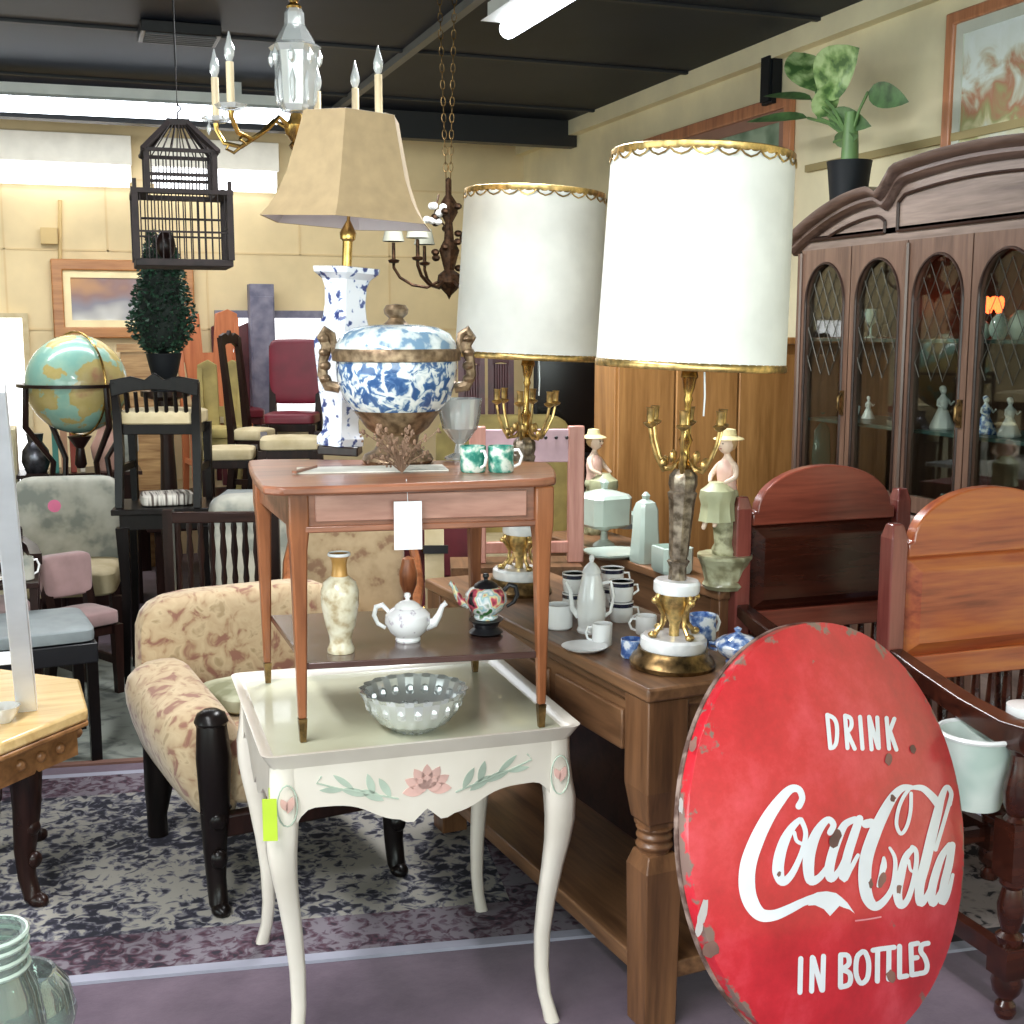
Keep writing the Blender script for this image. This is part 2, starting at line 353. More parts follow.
mid = (ea+eb_)/2; nv = Vector((-sin(ang), cos(ang), 0))
rug('patterned_rug', 'large navy, cream and maroon patterned rug under the white tea table and tapestry armchair', at(mid+nv*.72+Vector((-.50,.07,0)), 0), ang, 2.36, 1.44, navy, maro, lite)
grn = rugmat('grey_green_field', [(.72,(78,82,78)),(.95,(122,126,118))], 9)
rug('faded_rug', 'faded grey green rug behind the navy rug at the left', (.2, 5.16, 0), ang, 2.2, 1.5, grn, grn, plain('reddish_edge', (110,78,68), .95), .15)
rug('dark_scroll_rug', 'dark rug with pale scrolls under the front arched chair', (2.18, 2.75, 0), -.12, .9, .9, rugmat('dark_scroll', [(.82,(28,26,30)),(.87,(112,104,102)),(.97,(140,130,126))], 24), plain('dark_edge', (32,30,34), .95), lite, .08)
# ================================================================ WHITE TEA TABLE
WT = (.679, 2.655); WR = radians(-2)
wt = thing('tea_table', 'cream painted tea table with cabriole legs and painted flowers, standing on the rug', 'table', (*WT, 0), WR)
hw, hd, ht = .321, .308, .68
q = M(); q.box(-hw+.012, hw-.012, -hd+.012, hd-.012, ht-.03, ht-.016)
q.build('tray_top', W['cream_top'], wt, bev=.003)
q = M()
def rr(x, y, r, n=5): 
    out = []
    for cx, cy, a0 in ((x-r,-y+r,-pi/2),(x-r,y-r,0),(-x+r,y-r,pi/2),(-x+r,-y+r,pi)):
        out += [(cx+r*cos(a0+k*pi/2/n), cy+r*sin(a0+k*pi/2/n)) for k in range(n+1)]
    return out
lo = rr(hw-.012, hd-.012, .02); up_ = rr(hw+.012, hd+.012, .025); un = rr(hw+.002, hd+.002, .02); ln = rr(hw-.02, hd-.02, .02)
nn = len(lo); vs = [(x,y,ht-.04) for x,y in lo]+[(x,y,ht) for x,y in up_]+[(x,y,ht) for x,y in un]+[(x,y,ht-.018) for x,y in ln]
q.add(vs, [(j*nn+k, j*nn+(k+1)%nn, ((j+1)%4)*nn+(k+1)%nn, ((j+1)%4)*nn+k) for j in range(4) for k in range(nn)])
q.build('tray_rim', W['cream'], wt)
def scallop(L, z1, front=True, n=40):
    pts = [(-L, z1), (L, z1)]
    for k in range(n+1):
        u = 1-2*k/n; x = u*L; a = abs(u)
        z = .555+.012*cos(a*pi*1.0)
        z = .512+ .050*(1/(1+math.exp(-(a-.40)*13))) - .075*max(0,(a-.80)/.20)**2.2
        if a < .08: z += .02*(1-a/.08)
        if .08 <= a < .16: z -= .006
        pts.append((x, z))
    return pts
for nm, sgn in (('front', -1), ('back', 1)):
    q = M().prism(scallop(hw-.035, ht-.03), sgn*(hd-.017)-.009, sgn*(hd-.017)+.009, 'y'); q.build('apron', W['cream'], wt, ang=25)
    q = M().prism(scallop(hd-.035, ht-.03), sgn*(hw-.017)-.009, sgn*(hw-.017)+.009, 'x'); q.build('apron', W['cream'], wt, ang=25)
for sx in (-1, 1):
    for sy in (-1, 1):
        pth = []; hf = []
        for z, o, h in ((.655,.0,.028),(.60,.001,.029),(.56,.004,.030),(.52,.009,.031),(.47,.010,.029),(.42,.006,.025),(.36,-.002,.021),(.28,-.012,.018),(.2,-.019,.016),(.12,-.020,.0145),(.06,-.015,.0135),(.02,-.006,.0145),(.0,-.002,.016)):
            pth.append((sx*(hw-.036+o), sy*(hd-.036+o), z)); hf.append(h)
        q = M(); vs = []; fs = []
        for (x, y, z), h in zip(pth, hf):
            c = h*.45
            for dx, dy in ((-h+c,-h),(h-c,-h),(h,-h+c),(h,h-c),(h-c,h),(-h+c,h),(-h,h-c),(-h,-h+c)): vs.append((x+dx, y+dy, z))
        for j in range(len(pth)-1):
            for k in range(8): fs.append((j*8+k, j*8+(k+1)%8, (j+1)*8+(k+1)%8, (j+1)*8+k))
        fs += [tuple(range(8)), tuple(range(len(vs)-8, len(vs)))]
        q.add(vs, fs).build('leg', W['cream'], wt, ang=50)
# painted decoration
pinkp = plain('faded_pink_paint', (216,174,164), .5, var=.1); grnp = plain('faded_green_paint', (174,188,172), .5, var=.1); grap = plain('grey_paint', (172,172,162), .5)
def petal(q, cx, cz, L, w, a, y, n=7):
    pts = []
    for k in range(n+1): u = k/n; pts.append((u*L, w*sin(pi*u)**.8))
    for k in range(n-1, 0, -1): u = k/n; pts.append((u*L, -w*sin(pi*u)**.8))
    q.prism([(cx+px*cos(a)-pz*sin(a), cz+px*sin(a)+pz*cos(a)) for px, pz in pts], y, y-.0012, 'y')
yf = -(hd-.017)-.009
q = M()
for k in range(7): petal(q, 0, .575, .052, .012, radians(-5+k*31.6), yf)
for k in range(5): petal(q, 0, .575, .03, .010, radians(10+k*40), yf-.001)
q.build('painted_rose', pinkp, wt, smooth=False)
q = M(); 
for s_ in (-1, 1):
    for cx, cz, L, w, a in ((.075,.565,.05,.008,60),(.09,.56,.055,.009,30),(.11,.572,.05,.008,75),(.12,.575,.06,.008,18),(.15,.590,.055,.006,40),(.17,.592,.05,.006,5)):
        aa = radians(a) if s_ > 0 else pi-radians(a); petal(q, s_*cx, cz, L, w, aa, yf)
    q.tube([(s_*.06,yf,.56),(s_*.12,yf,.578),(s_*.18,yf,.595),(s_*.225,yf,.612),(s_*.215,yf,.625)], .0022, 5)
q.build('painted_leaves', grnp, wt, smooth=False)
for s_ in (-1, 1):
    q = M(); q2 = M(); cx = s_*(hw-.036); yy = -(hd-.036+.006)-.031-.0008
    q.tube([(cx+.020*cos(k*pi/8), yy, .575+.042*sin(k*pi/8)) for k in range(16)], .0018, 5, closed=True)
    petal(q2, cx, .56, .035, .008, radians(70), yy); petal(q2, cx, .565, .028, .007, radians(115), yy)
    q.build('painted_oval', grnp, wt); q2.build('painted_bud', pinkp, wt, smooth=False)
# lime tag hangs at left side
p = zp(269, 820, .53)
M().cbox((0,0,0), (.028,.002,.085)).cbox((0,0,.05),(.002,.001,.03)).build('price_tag', W['lime'], None, loc=dp(270, 820, 2.31), rot=-.3)
tag(bpy.data.objects['price_tag'], 'lime green tag hanging at the corner of the cream tea table', 'tag')
# cut glass bowl
cb = zp(414, 722, ht-.016)
gb = thing('glass_bowl', 'clear cut glass bowl sitting in the cream tray table', 'bowl', at(zp(414, 728, ht-.016), ht-.0155))
md = lambda a, j: 1+.035*cos(a*18+j*pi)
M().lathe([(.02,0),(.045,.0),(.05,.004),(.075,.02),(.095,.045),(.108,.078),(.113,.088),(.104,.083),(.09,.05),(.07,.026),(.045,.012),(.0,.010)], 72, mod=md).build('bowl', W['crystal'], gb, ang=10)
q = M()
for k in range(18):
    a = k*pi/9
    for r, z, s_ in ((.07,.03,.009),(.095,.058,.010)): q.ell((r*cos(a+(z*30)), r*sin(a+(z*30)), z), (s_,s_,s_*1.2), 6, 4)
q.build('cut_facets', W['crystal'], gb, smooth=False)
# ================================================================ WALNUT TABLE
zt = 1.2; c1, c2, c3, c4 = zp(264,488,zt), zp(556,478,zt), zp(547,461.5,zt), zp(248,459,zt)
lf = [zp(303,742,.664), zp(541,727,.664), zp(475,672,.664), zp(268,683,.664)]
ctr = sum(lf, Vector())/4
wa = thing('lamp_table', 'walnut lamp table with tapered legs and lower shelf, stacked on the cream tea table', 'table', at(ctr, .6645))
def L(p, z=None): return Vector((p.x-ctr.x, p.y-ctr.y, (p.z if z is None else z)-.6645))
def lerp(a, b, u): return a+(b-a)*u
def topo(c, k, out):                      # softly shaped top outline with cut corners
    pts = []
    for i in range(4):
        A_, B_ = c[i], c[(i+1) % 4]
        for u in (.055,.11,.3,.5,.7,.89,.945): 
            p = lerp(A_, B_, u); n_ = Vector((B_.y-A_.y, -(B_.x-A_.x), 0)).normalized()
            pts.append(p+n_*out*(1 if .1 < u < .9 else .0)*(sin(pi*u)))
    return [(L(p).x, L(p).y) for p in pts]
tp = topo([c1,c2,c3,c4], 0, .008)
M().prism(tp, zt-.6645-.018, zt-.6645, 'z').build('table_top', W['walnut'], wa, bev=.005, ang=30)
i1, i2, i3, i4 = [L(p) for p in lf]
H_ = zt-.6645
ap = M()
for A_, B_ in ((i1,i2),(i2,i3),(i3,i4),(i4,i1)):
    d_ = (B_-A_); l_ = d_.length; a_ = atan2(d_.y, d_.x); mt = Matrix.Translation((A_+B_)/2) @ Matrix.Rotation(a_, 4, 'Z')
    ap.box(-l_/2, l_/2, -.01, .01, H_-.095, H_-.018, mt)
ap.build('apron', W['walnut'], wa)
d_ = i2-i1; a_ = atan2(d_.y, d_.x); mt = Matrix.Translation((i1+i2)/2) @ Matrix.Rotation(a_, 4, 'Z'); l_ = d_.length
M().box(-l_/2+.035, l_/2-.035, -.016, -.009, H_-.078, H_-.024, mt).build('drawer', wood('front_reflection_wood',(160,112,96),(196,148,130),'x'), wa, bev=.002)  # pinkish wood colour stands in for light reflected on the front
M().box(-l_/2+.01, l_/2-.01, -.018, -.009, H_-.100, H_-.086, mt).build('apron_bead', W['walnut'], wa, bev=.003)
for p in (i1,i2,i3,i4):
    q = M().sq([(p.x,p.y,.05),(p.x,p.y,.2),(p.x,p.y,.40),(p.x,p.y,H_-.10),(p.x,p.y,H_-.018)], [.0085,.012,.0165,.02,.0205]); lg = q.build('leg', W['walnut_leg'], wa, bev=.004)
    M().sq([(p.x,p.y,.0005),(p.x,p.y,.05)], [.0062,.0088]).build('ferrule', W['dbrass'], lg)
zs = yp(420, 655, (i1.y+i2.y)/2+ctr.y+.02).z
sh = [lerp(i1,i2,.02), lerp(i2,i1,.02), lerp(i3,i4,.02), lerp(i4,i3,.02)]
M().prism([(p.x,p.y) for p in (sh[0],sh[1],sh[2],sh[3])], zs-.6645-.014, zs-.6645, 'z').build('shelf', wood('shelf_wood',(58,38,34),(88,62,56),'x',rough=.22,coat=.5), wa, bev=.002)
pt = dp(408, 524, lf[0].dot(HH)+.02)
tg = thing('swing_tag', 'white blank price tag hanging on the front of the walnut table', 'tag', at(dp(408, 524, (lf[0]+(lf[1]-lf[0])*.4).dot(HH)-.035)), a_)
M().box(-.028,.028,-.0006,.0006,-.052,.046).build('card', W['paper'], tg); M().tube([(0,0,.046),(0,.01,.075),(0,.02,.088)], .0008, 5).build('string', W['paper'], tg)
# vase
v_ = zp(341, 652, zs)
vs_ = thing('vase', 'cream and gold baluster vase with a figure panel on the walnut shelf', 'vase', at(v_, zs+.0005))
creamy = mottled('satsuma', [(.35,(176,156,122)),(.5,(214,204,176)),(.65,(228,222,200))], 40, .25, coat=.4, bm=.0)
M().lathe([(.0,0),(.028,0),(.029,.008),(.023,.022),(.024,.035),(.032,.06),(.039,.10),(.040,.13),(.034,.15),(.018,.163)], 28).build('body', creamy, vs_)
M().lathe([(.018,.162),(.016,.17),(.015,.185),(.017,.198),(.023,.206),(.022,.209),(.014,.2)], 28).build('neck', plain('gold_glaze', (200,152,84), .35, .2), vs_)
M().lathe([(.0235,.2055),(.0245,.2075),(.023,.212),(.0225,.2055)], 28).build('lip', W['porc'], vs_)
M().ell((0,-.03,.115), (.02,.009,.03), 14, 8).build('painted_panel', mottled('figures',[(.4,(140,126,104)),(.6,(222,214,192))],70,.3,bm=0), vs_)
def teapot(name, label, loc, rz, s, body, lidm, hm, foot=None):
    tp_ = thing(name, label, 'teapot', loc, rz); tp_.scale = (s,)*3
    M().lathe([(.0,0),(.03,0),(.032,.004),(.03,.01),(.045,.022),(.057,.042),(.055,.058),(.042,.07),(.028,.076)], 32).build('body', body, tp_)
    M().lathe([(.034,.073),(.03,.079),(.018,.086),(.006,.089),(.005,.092),(.009,.098),(.007,.104),(.0,.106)], 24).build('lid', lidm, tp_)
    M().tube([(.045,0,.035),(.066,0,.04),(.078,0,.058),(.086,0,.076),(.096,0,.083)], [.014,.011,.008,.006,.006], 12).build('spout', body, tp_)
    M().tube([(-.045,0,.062),(-.062,0,.078),(-.078,0,.074),(-.083,0,.056),(-.074,0,.038),(-.055,0,.028)], [.005,.006,.006,.006,.005,.004], 10).build('handle', hm, tp_)
    return tp_
tpa = teapot('teapot', 'small white porcelain teapot with spout to the right on the walnut shelf', at(zp(408, 641, zs), zs+.0005), -YAW, .88, mottled('china',[(.32,(190,180,196)),(.4,(240,240,242))],50,.12,coat=.6,bm=0), W['porc'], W['porc'])
tpa.scale = (.88,.88,1.02)
tpf = teapot('teapot', 'dark teapot covered in bright flowers on a black stand on the walnut shelf', at(zp(486, 634, zs), zs+.0305), pi-YAW, .84, mottled('millefiori',[(.3,(40,34,40)),(.4,(210,90,110)),(.46,(236,226,170)),(.52,(150,190,200)),(.6,(236,236,236)),(.7,(60,110,60))],38,.15,coat=.6,bm=0,detail=1), W['blackseat'], W['blackseat'])
tpf.scale = (.84,.9,.98); tpf.location.z += .005
q = M().lathe([(.0,-.022),(.028,-.022),(.034,-.019),(.024,-.012),(.026,-.006),(.034,-.001),(.0,-.001)], 24); q.build('stand', W['blackseat'], tpf).scale = (1.35,1.35,1.6)
# ---------------- things on the walnut top
pl = zp(372, 470, zt)
q = M().box(-.16,.16,-.055,.055,0,.003); q.build('placemat', mottled('white_mat',[(.4,(196,194,182)),(.6,(224,222,212))],8,.6,bm=0), None, loc=at(pl, zt+.0005), rot=-.16)
tag(bpy.data.objects['placemat'], 'pale rectangular mat lying on the walnut table under the dried flowers', 'placemat')
M().cbox((0,0,.0025),(.26,.01,.005)).build('letter_opener', W['walnut'], None, loc=at(zp(305,472,zt),zt+.0038), rot=1.0)
bpy.data.objects['letter_opener'].scale = (.45,1,1)
tag(bpy.data.objects['letter_opener'], 'thin brown wooden strip lying on the left of the pale mat', 'wooden strip')
# delft lamp
dl = thing('table_lamp', 'blue and white porcelain spool lamp with a tan six sided shade on the walnut table', 'lamp', at(zp(340, 454, zt), zt+.0005), (0, radians(3.2), -YAW))
q = M().frust((0,0,0),(.10,.10),(.096,.096),.022); q.build('plinth', W['dark'], dl, bev=.003)
def sqlathe(q, prof, mtx=None, ch=.25):
    vs = []; fs = []
    for r, z in prof:
        c = r*ch
        for dx, dy in ((-r+c,-r),(r-c,-r),(r,-r+c),(r,r-c),(r-c,r),(-r+c,r),(-r,r-c),(-r,-r+c)): vs.append((dx, dy, z))
    for j in range(len(prof)-1):
        for k in range(8): fs.append((j*8+k, j*8+(k+1)%8, (j+1)*8+(k+1)%8, (j+1)*8+k))
    fs += [tuple(range(8)), tuple(range(len(vs)-8, len(vs)))]
    return q.add(vs, fs, mtx)
sqlathe(M(), [(.045,.022),(.046,.04),(.036,.055),(.034,.08),(.04,.12),(.046,.16),(.05,.2),(.055,.24),(.058,.27),(.05,.30),(.042,.33),(.039,.36),(.04,.40),(.046,.42),(.062,.435),(.064,.448),(.03,.452)], Matrix.Rotation(pi/4,4,'Z')).build('vase_body', W['delft'], dl, ang=30)
M().lathe([(.012,.45),(.012,.51),(.018,.515),(.02,.53),(.012,.545),(.004,.56),(.004,.77)], 16).build('socket', W['brass'], dl)
M().lathe([(.0115,.452),(.0115,.512)], 16).build('candle_tube', W['porc'], dl)
def polyshade(prof, n, a0, th=.003):
    q = M(); vs = []; fs = []
    for off in (0, th):
        for r, z in prof:
            for k in range(n): a = a0+2*pi*k/n; vs.append(((r-off)*cos(a), (r-off)*sin(a), z))
    m_ = len(prof)
    for o in (0, m_*n):
        for j in range(m_-1):
            for k in range(n): fs.append((o+j*n+k, o+j*n+(k+1)%n, o+(j+1)*n+(k+1)%n, o+(j+1)*n+k))
    for j in (0, m_-1):
        for k in range(n): fs.append((j*n+k, j*n+(k+1)%n, m_*n+j*n+(k+1)%n, m_*n+j*n+k))
    return q.add(vs, fs)
hp = [(h/.866*.00232, z) for h, z in ((82,.552),(74,.575),(67,.605),(59,.655),(53,.715),(48,.765),(45,.798))]
sd = polyshade(hp, 6, -pi/2).build('lamp_shade', W['shade_brown'], dl, ang=25)
polyshade([(r-.004, z+.001) for r, z in hp], 6, -pi/2, .001).build('lining', W['shade_in'], sd)
M().lathe([(.004,.77),(.012,.775),(.006,.79),(.009,.80),(.0,.81)], 12).build('finial', W['brass'], dl)
# tureen
tu = thing('tureen', 'large lidded blue and white tureen with brass mounts on the walnut table', 'tureen', at(zp(398, 463, zt), zt+.0005), -YAW)
M().lathe([(.0,.085),(.05,.085),(.09,.11),(.12,.145),(.134,.185),(.137,.215),(.136,.232)], 48).build('bowl', W['bluewhite'], tu)
M().lathe([(.136,.23),(.144,.232),(.146,.25),(.142,.258),(.12,.26)], 48).build('rim_band', W['bronze_lt'], tu)
M().lathe([(.138,.257),(.136,.268),(.120,.292),(.095,.305),(.06,.311),(.0,.314)], 48).build('lid', W['bluerim'], tu)
M().lathe([(.0,.312),(.03,.312),(.02,.32),(.016,.326),(.026,.335),(.028,.345),(.022,.355),(.0,.358)], 20).build('lid_knob', W['bronze_lt'], tu)
q = M().lathe([(.0,0),(.075,0),(.082,.008),(.076,.02),(.055,.03),(.045,.045),(.05,.065),(.07,.08),(.088,.105),(.10,.12),(.0,.118)], 32); q.build('foot', W['bronze_lt'], tu)
for s_ in (-1, 1):
    q = M().tube([(s_*.13,0,.17),(s_*.155,0,.175),(s_*.168,0,.20),(s_*.165,0,.235),(s_*.155,0,.265),(s_*.168,0,.285),(s_*.16,0,.30),(s_*.145,0,.29),(s_*.14,0,.25)], [.012,.014,.012,.011,.014,.012,.01,.009,.01], 8)
    for zz in (.19,.22,.25,.28): q.ell((s_*.162,0,zz),(.014,.018,.012),8,6)
    q.build('handle', W['bronze_lt'], tu)
# crystal compote
cc = thing('glass_goblet', 'cut crystal vase to the right of the tureen on the walnut table', 'vase', at(zp(460, 459, zt), zt+.0005)); cc.scale = (1.2,1.2,1.2)
M().lathe([(.0,0),(.03,0),(.03,.004),(.012,.012),(.009,.03),(.02,.04),(.034,.06),(.04,.09),(.044,.118),(.038,.112),(.03,.07),(.0,.05)], 32, mod=lambda a, j: 1+.05*cos(a*10+j*pi)).build('cut_body', W['crystal'], cc, ang=12)
# dried flowers
df = thing('dried_bouquet', 'bunch of brown dried flowers lying in front of the tureen', 'dried flowers', at(zp(402, 474, zt), zt+.003))
q = M(); q2 = M()
for k in range(46):
    a = random.uniform(0, 2*pi); sp = random.uniform(.02,.085); hh = random.uniform(.03,.10)
    e = (sp*cos(a)*1.1, sp*sin(a)*.5+.01, hh); q.tube([(0,0,.0),(e[0]*.4,e[1]*.4,hh*.6),e], .0009, 4)
    q2.ell(e, (.004,.004,.006), 6, 4)
    for _ in range(2): q2.ell((e[0]+random.uniform(-.008,.008), e[1]+random.uniform(-.006,.006), e[2]-random.uniform(0,.02)), .0028, 5, 4)
q.build('stems', W['dried'], df); q2.build('seed_heads', W['dried'], df)
# mugs
def mug(name, label, loc, rz, r, h, mt_, cat='mug', group=None, hs=1):
    t_ = thing(name, label, cat, loc, rz, group)
    M().lathe([(.0,0),(r*.9,0),(r,.004),(r,h),(r*.93,h),(r*.9,.006),(0,.006)], 24).build('cup_body', mt_, t_)
    M().tube([(r*.95,0,h*.82),(r*1.35,0,h*.84),(r*1.6,0,h*.6),(r*1.4,0,h*.3),(r*.95,0,h*.2)], r*.12*hs, 8).build('handle', W['porc'], t_)
    return t_
mg = mug('mug', 'left teal and white patterned mug beside the tureen', at(zp(473,472,zt),zt+.0005), -1.2, .028, .056, W['teal'])
mg2 = dup(mg, at(zp(501,472,zt),zt+.0005), -YAW, 'right teal and white patterned mug nearest the table edge')
# ================================================================ SIDEBOARD
SBZ = .77
sbp = zp(648, 690, SBZ); SR = radians(5)
sb = thing('console_table', 'long brown wooden console with turned legs carrying the two tall white lamps', 'table', (sbp.x, sbp.y, 0), SR)
SW, SL = .39, 1.28
M().box(0, SW, 0, SL, SBZ-.03, SBZ).build('table_top', W['oak'], sb, bev=.006)
M().box(.025, SW-.025, .03, SL-.03, .60, SBZ-.03).build('frieze', W['oak'], sb)
M().box(.012, SW-.012, .012, SL-.012, SBZ-.052, SBZ-.03).build('moulding', W['oak'], sb, bev=.005)
q = M()
for k in range(3): q.box(.014,.026,.13+k*.36,.13+k*.36+.32,.60,.69)
q.build('side_panel', W['oak'], sb, bev=.004)
M().box(.03, SW-.03, .03, SL-.03, .10, .14).build('lower_shelf', W['oak'], sb, bev=.004)
M().box(SW-.035, SW-.02, .06, SL-.06, .12, .62).build('back_panel', W['darkx'], sb)  # added dark sheet, hides the lit floor so the underside looks shaded
for x in (.055, SW-.055):
    for y in (.055, SL-.055):
        q = M(); q.cbox((x,y,.64),(.098,.098,.20)).frust((x,y,.465),(.075,.075),(.098,.098),.075)
        q.lathe([(.033,.455),(.042,.45),(.034,.44),(.041,.43),(.034,.42),(.042,.41),(.034,.40),(.033,.39)], 20, (x,y,0)).frust((x,y,.0),(.078,.078),(.088,.088),.36).frust((x,y,.36),(.088,.088),(.066,.066),.035).cbox((x,y,.46),(.066,.066,.02))
        q.build('leg', W['oak_z'], sb, bev=.003)
def sbt(px, py): return at(zp(px, py, SBZ), SBZ+.0005)
# ---- tall lamps
def pleat(q, r0, r1, z0, z1, n=120, th=.003):
    vs = []; fs = []
    for off in (0, th):
        for j, (r, z) in enumerate(((r0,z0),((r0+r1)/2,(z0+z1)/2),(r1,z1))):
            for k in range(n): a = 2*pi*k/n; rr_ = r-off+.0016*(1 if k % 2 else -1); vs.append((rr_*cos(a), rr_*sin(a), z))
    for o in (0, 3*n):
        for j in range(2):
            for k in range(n): fs.append((o+j*n+k, o+j*n+(k+1)%n, o+(j+1)*n+(k+1)%n, o+(j+1)*n+k))
    for j in (0, 2):
        for k in range(n): fs.append((j*n+k, j*n+(k+1)%n, 3*n+j*n+(k+1)%n, 3*n+j*n+k))
    return q.add(vs, fs)
def tall_lamp(label, loc, tilt):
    t_ = thing('candelabra_lamp', label, 'lamp', loc, (0, tilt, -YAW), 'pair of tall candelabra lamps')
    M().lathe([(.0,0),(.096,0),(.099,.01),(.092,.024),(.084,.03),(.08,.042),(.0,.042)], 36).build('brass_base', W['dbrass'], t_)
    M().lathe([(.0,.042),(.074,.042),(.077,.05),(.076,.066),(.07,.072),(.0,.072)], 36).build('marble_base', W['marble'], t_)
    q = M()
    for k in range(4):
        a = k*pi/2+.5; c_, s_ = cos(a), sin(a)
        q.tube([(r*c_, r*s_, z) for r, z in ((.058,.072),(.05,.084),(.036,.10),(.034,.125),(.046,.145),(.056,.158),(.05,.172))], [.007,.006,.005,.005,.006,.007,.005], 8)
        q.ell((.06*c_,.06*s_,.079),(.011,.011,.008),8,6).ell((.058*c_,.058*s_,.158),(.009,.009,.009),8,6)
    q.build('scroll_feet', W['gold'], t_)
    M().lathe([(.012,.072),(.012,.10),(.02,.115),(.035,.135),(.042,.155),(.042,.172),(.0,.172)], 24).build('gilt_bowl', W['gold'], t_)
    M().lathe([(.0,.172),(.05,.172),(.053,.178),(.053,.196),(.048,.202),(.0,.202)], 36).build('marble_disc', W['marble'], t_)
    M().lathe([(.0,.202),(.02,.202),(.018,.23),(.025,.245),(.018,.25),(.021,.26),(.024,.32),(.028,.38),(.032,.40),(.027,.405),(.031,.42),(.03,.44),(.018,.455),(.0,.456)], 16, mod=lambda a, j: 1+.06*cos(8*a)).build('column', W['pewter'], t_)
    for k in range(6):
        a = k*pi/3+.3; c_, s_ = cos(a), sin(a)
        q = M().tube([(r*c_, r*s_, z) for r, z in ((.012,.475),(.03,.455),(.05,.452),(.068,.48),(.082,.515),(.088,.545),(.088,.56))], [.005,.005,.005,.0045,.004,.004,.004], 7)
        q.lathe([(.004,.545),(.014,.552),(.016,.556),(.008,.56),(.009,.585),(.011,.59),(.0,.588)], 10, (.088*c_,.088*s_,0))
        q.ell((.052*c_,.052*s_,.468),(.009,.009,.012),8,6).ell((.03*c_,.03*s_,.482),(.008,.008,.014),8,6)
        q.build('candle_arm', W['gold'], t_)
    M().lathe([(.018,.455),(.022,.465),(.012,.48),(.01,.50),(.016,.52),(.009,.535),(.0075,.60),(.011,.61),(.008,.62),(.013,.635),(.016,.655),(.02,.66),(.016,.68),(.005,.69),(.005,.71)], 18).build('stem', W['brass'], t_)
    M().ell((0,0,.73),(.02,.02,.032),12,8).build('bulb', W['porc'], t_)
    sd = pleat(M(), .207, .196, .68, 1.135).build('lamp_shade', W['shade'], t_, ang=80)
    q = M().lathe([(.2085,.678),(.2105,.681),(.2105,.691),(.2075,.695),(.2055,.685)], 60); q.build('lower_braid', W['gold'], sd)
    q = M().lathe([(.1965,1.125),(.1985,1.128),(.1985,1.14),(.1955,1.142),(.194,1.13)], 60)
    for k in range(26):
        a = 2*pi*k/26; p0 = [(.1995*cos(a+u*pi/26), .1995*sin(a+u*pi/26), 1.127-.014*(1-u*u)) for u in (-1,-.6,0,.6,1)]
        q.tube(p0, .0022, 5)
    q.build('scalloped_braid', W['gold'], sd)
    q = M()
    for k in range(3): a = k*2*pi/3; q.tube([(0,0,1.11),(.193*cos(a),.193*sin(a),1.128)], .002, 5)
    q.tube([(0,0,.69),(0,0,1.13)], .003, 6); q.build('harp', W['brass'], t_)
    M().tube([(.03,-.01,.69),(.035,-.012,.62),(.035,-.012,.575)], .0022, 6).build('pull_chain', W['porc'], t_)
    return t_
l1 = tall_lamp('nearer tall candelabra lamp with wide white pleated drum shade at the front of the console', sbt(672,666), radians(2.3))
l1.scale = (.957,)*3
l2 = dup(l1, sbt(518, 592), None, 'farther tall candelabra lamp with white pleated shade at the far end of the console')
l2.rotation_euler = (0, radians(2.4), -YAW); l2.scale = (.962,)*3
# ---- crockery on the console
def coffee_pot(label, loc, s):
    t_ = thing('coffee_pot', label, 'coffee pot', loc, -YAW); t_.scale = (s*.8,s*.8,s*1.02)
    M().lathe([(.0,0),(.042,0),(.045,.006),(.04,.015),(.046,.05),(.043,.09),(.032,.13),(.027,.145)], 28).build('body', W['porc'], t_)
    M().lathe([(.028,.143),(.03,.149),(.024,.16),(.012,.17),(.006,.174),(.009,.182),(.006,.19),(.0,.192)], 20).build('lid', W['porc'], t_)
    M().tube([(-.04,0,.04),(-.06,0,.06),(-.065,0,.10),(-.08,0,.125)], [.01,.008,.006,.005], 10).build('spout', W['porc'], t_)
    M().tube([(.033,0,.12),(.06,0,.125),(.07,0,.09),(.06,0,.05),(.043,0,.04)], .005, 8).build('handle', W['porc'], t_); return t_
coffee_pot('tall white porcelain coffee pot with knobbed lid on the console', sbt(591,632), .98)
navyrim = plain('navy_rim', (30,34,58), .2, coat=.5)
def stackcup(label, loc, r=.031, h=.052):
    t_ = thing('mug', label, 'mug', loc, random.uniform(-1,0), 'navy rimmed white mugs on the console')
    M().lathe([(.0,0),(r*.8,0),(r*.92,.006),(r,h*.55),(r*.97,h*.75)], 22).build('cup_body', W['porc'], t_)
    M().lathe([(r*.975,h*.74),(r*1.01,h*.75),(r*1.01,h*.93),(r*.97,h*.93)], 22).build('navy_band', navyrim, t_)
    M().lathe([(r*.98,h*.93),(r*1.02,h*.94),(r*1.02,h),(r*.95,h),(r*.9,h*.5),(.0,h*.3)], 22).build('rim', W['porc'], t_)
    M().tube([(r*.95,0,h*.75),(r*1.4,0,h*.75),(r*1.5,0,h*.45),(r*.95,0,h*.25)], .003, 6).build('handle', W['porc'], t_); return t_
b0 = zp(621, 621, SBZ); 
stackcup('bottom mug of the front pile right of the white coffee pot', at(b0, SBZ+.0005)); stackcup('top mug of the front pile right of the white coffee pot', at(b0, SBZ+.053))
b1 = zp(612, 606, SBZ); stackcup('bottom mug of the rear pile right of the white coffee pot', at(b1, SBZ+.0005)); stackcup('top mug of the rear pile right of the white coffee pot', at(b1, SBZ+.053))
b2 = zp(574, 612, SBZ); stackcup('bottom mug of the pile left of the white coffee pot', at(b2, SBZ+.0005)); stackcup('top mug of the pile left of the white coffee pot', at(b2, SBZ+.053))
b3 = zp(559, 628, SBZ)
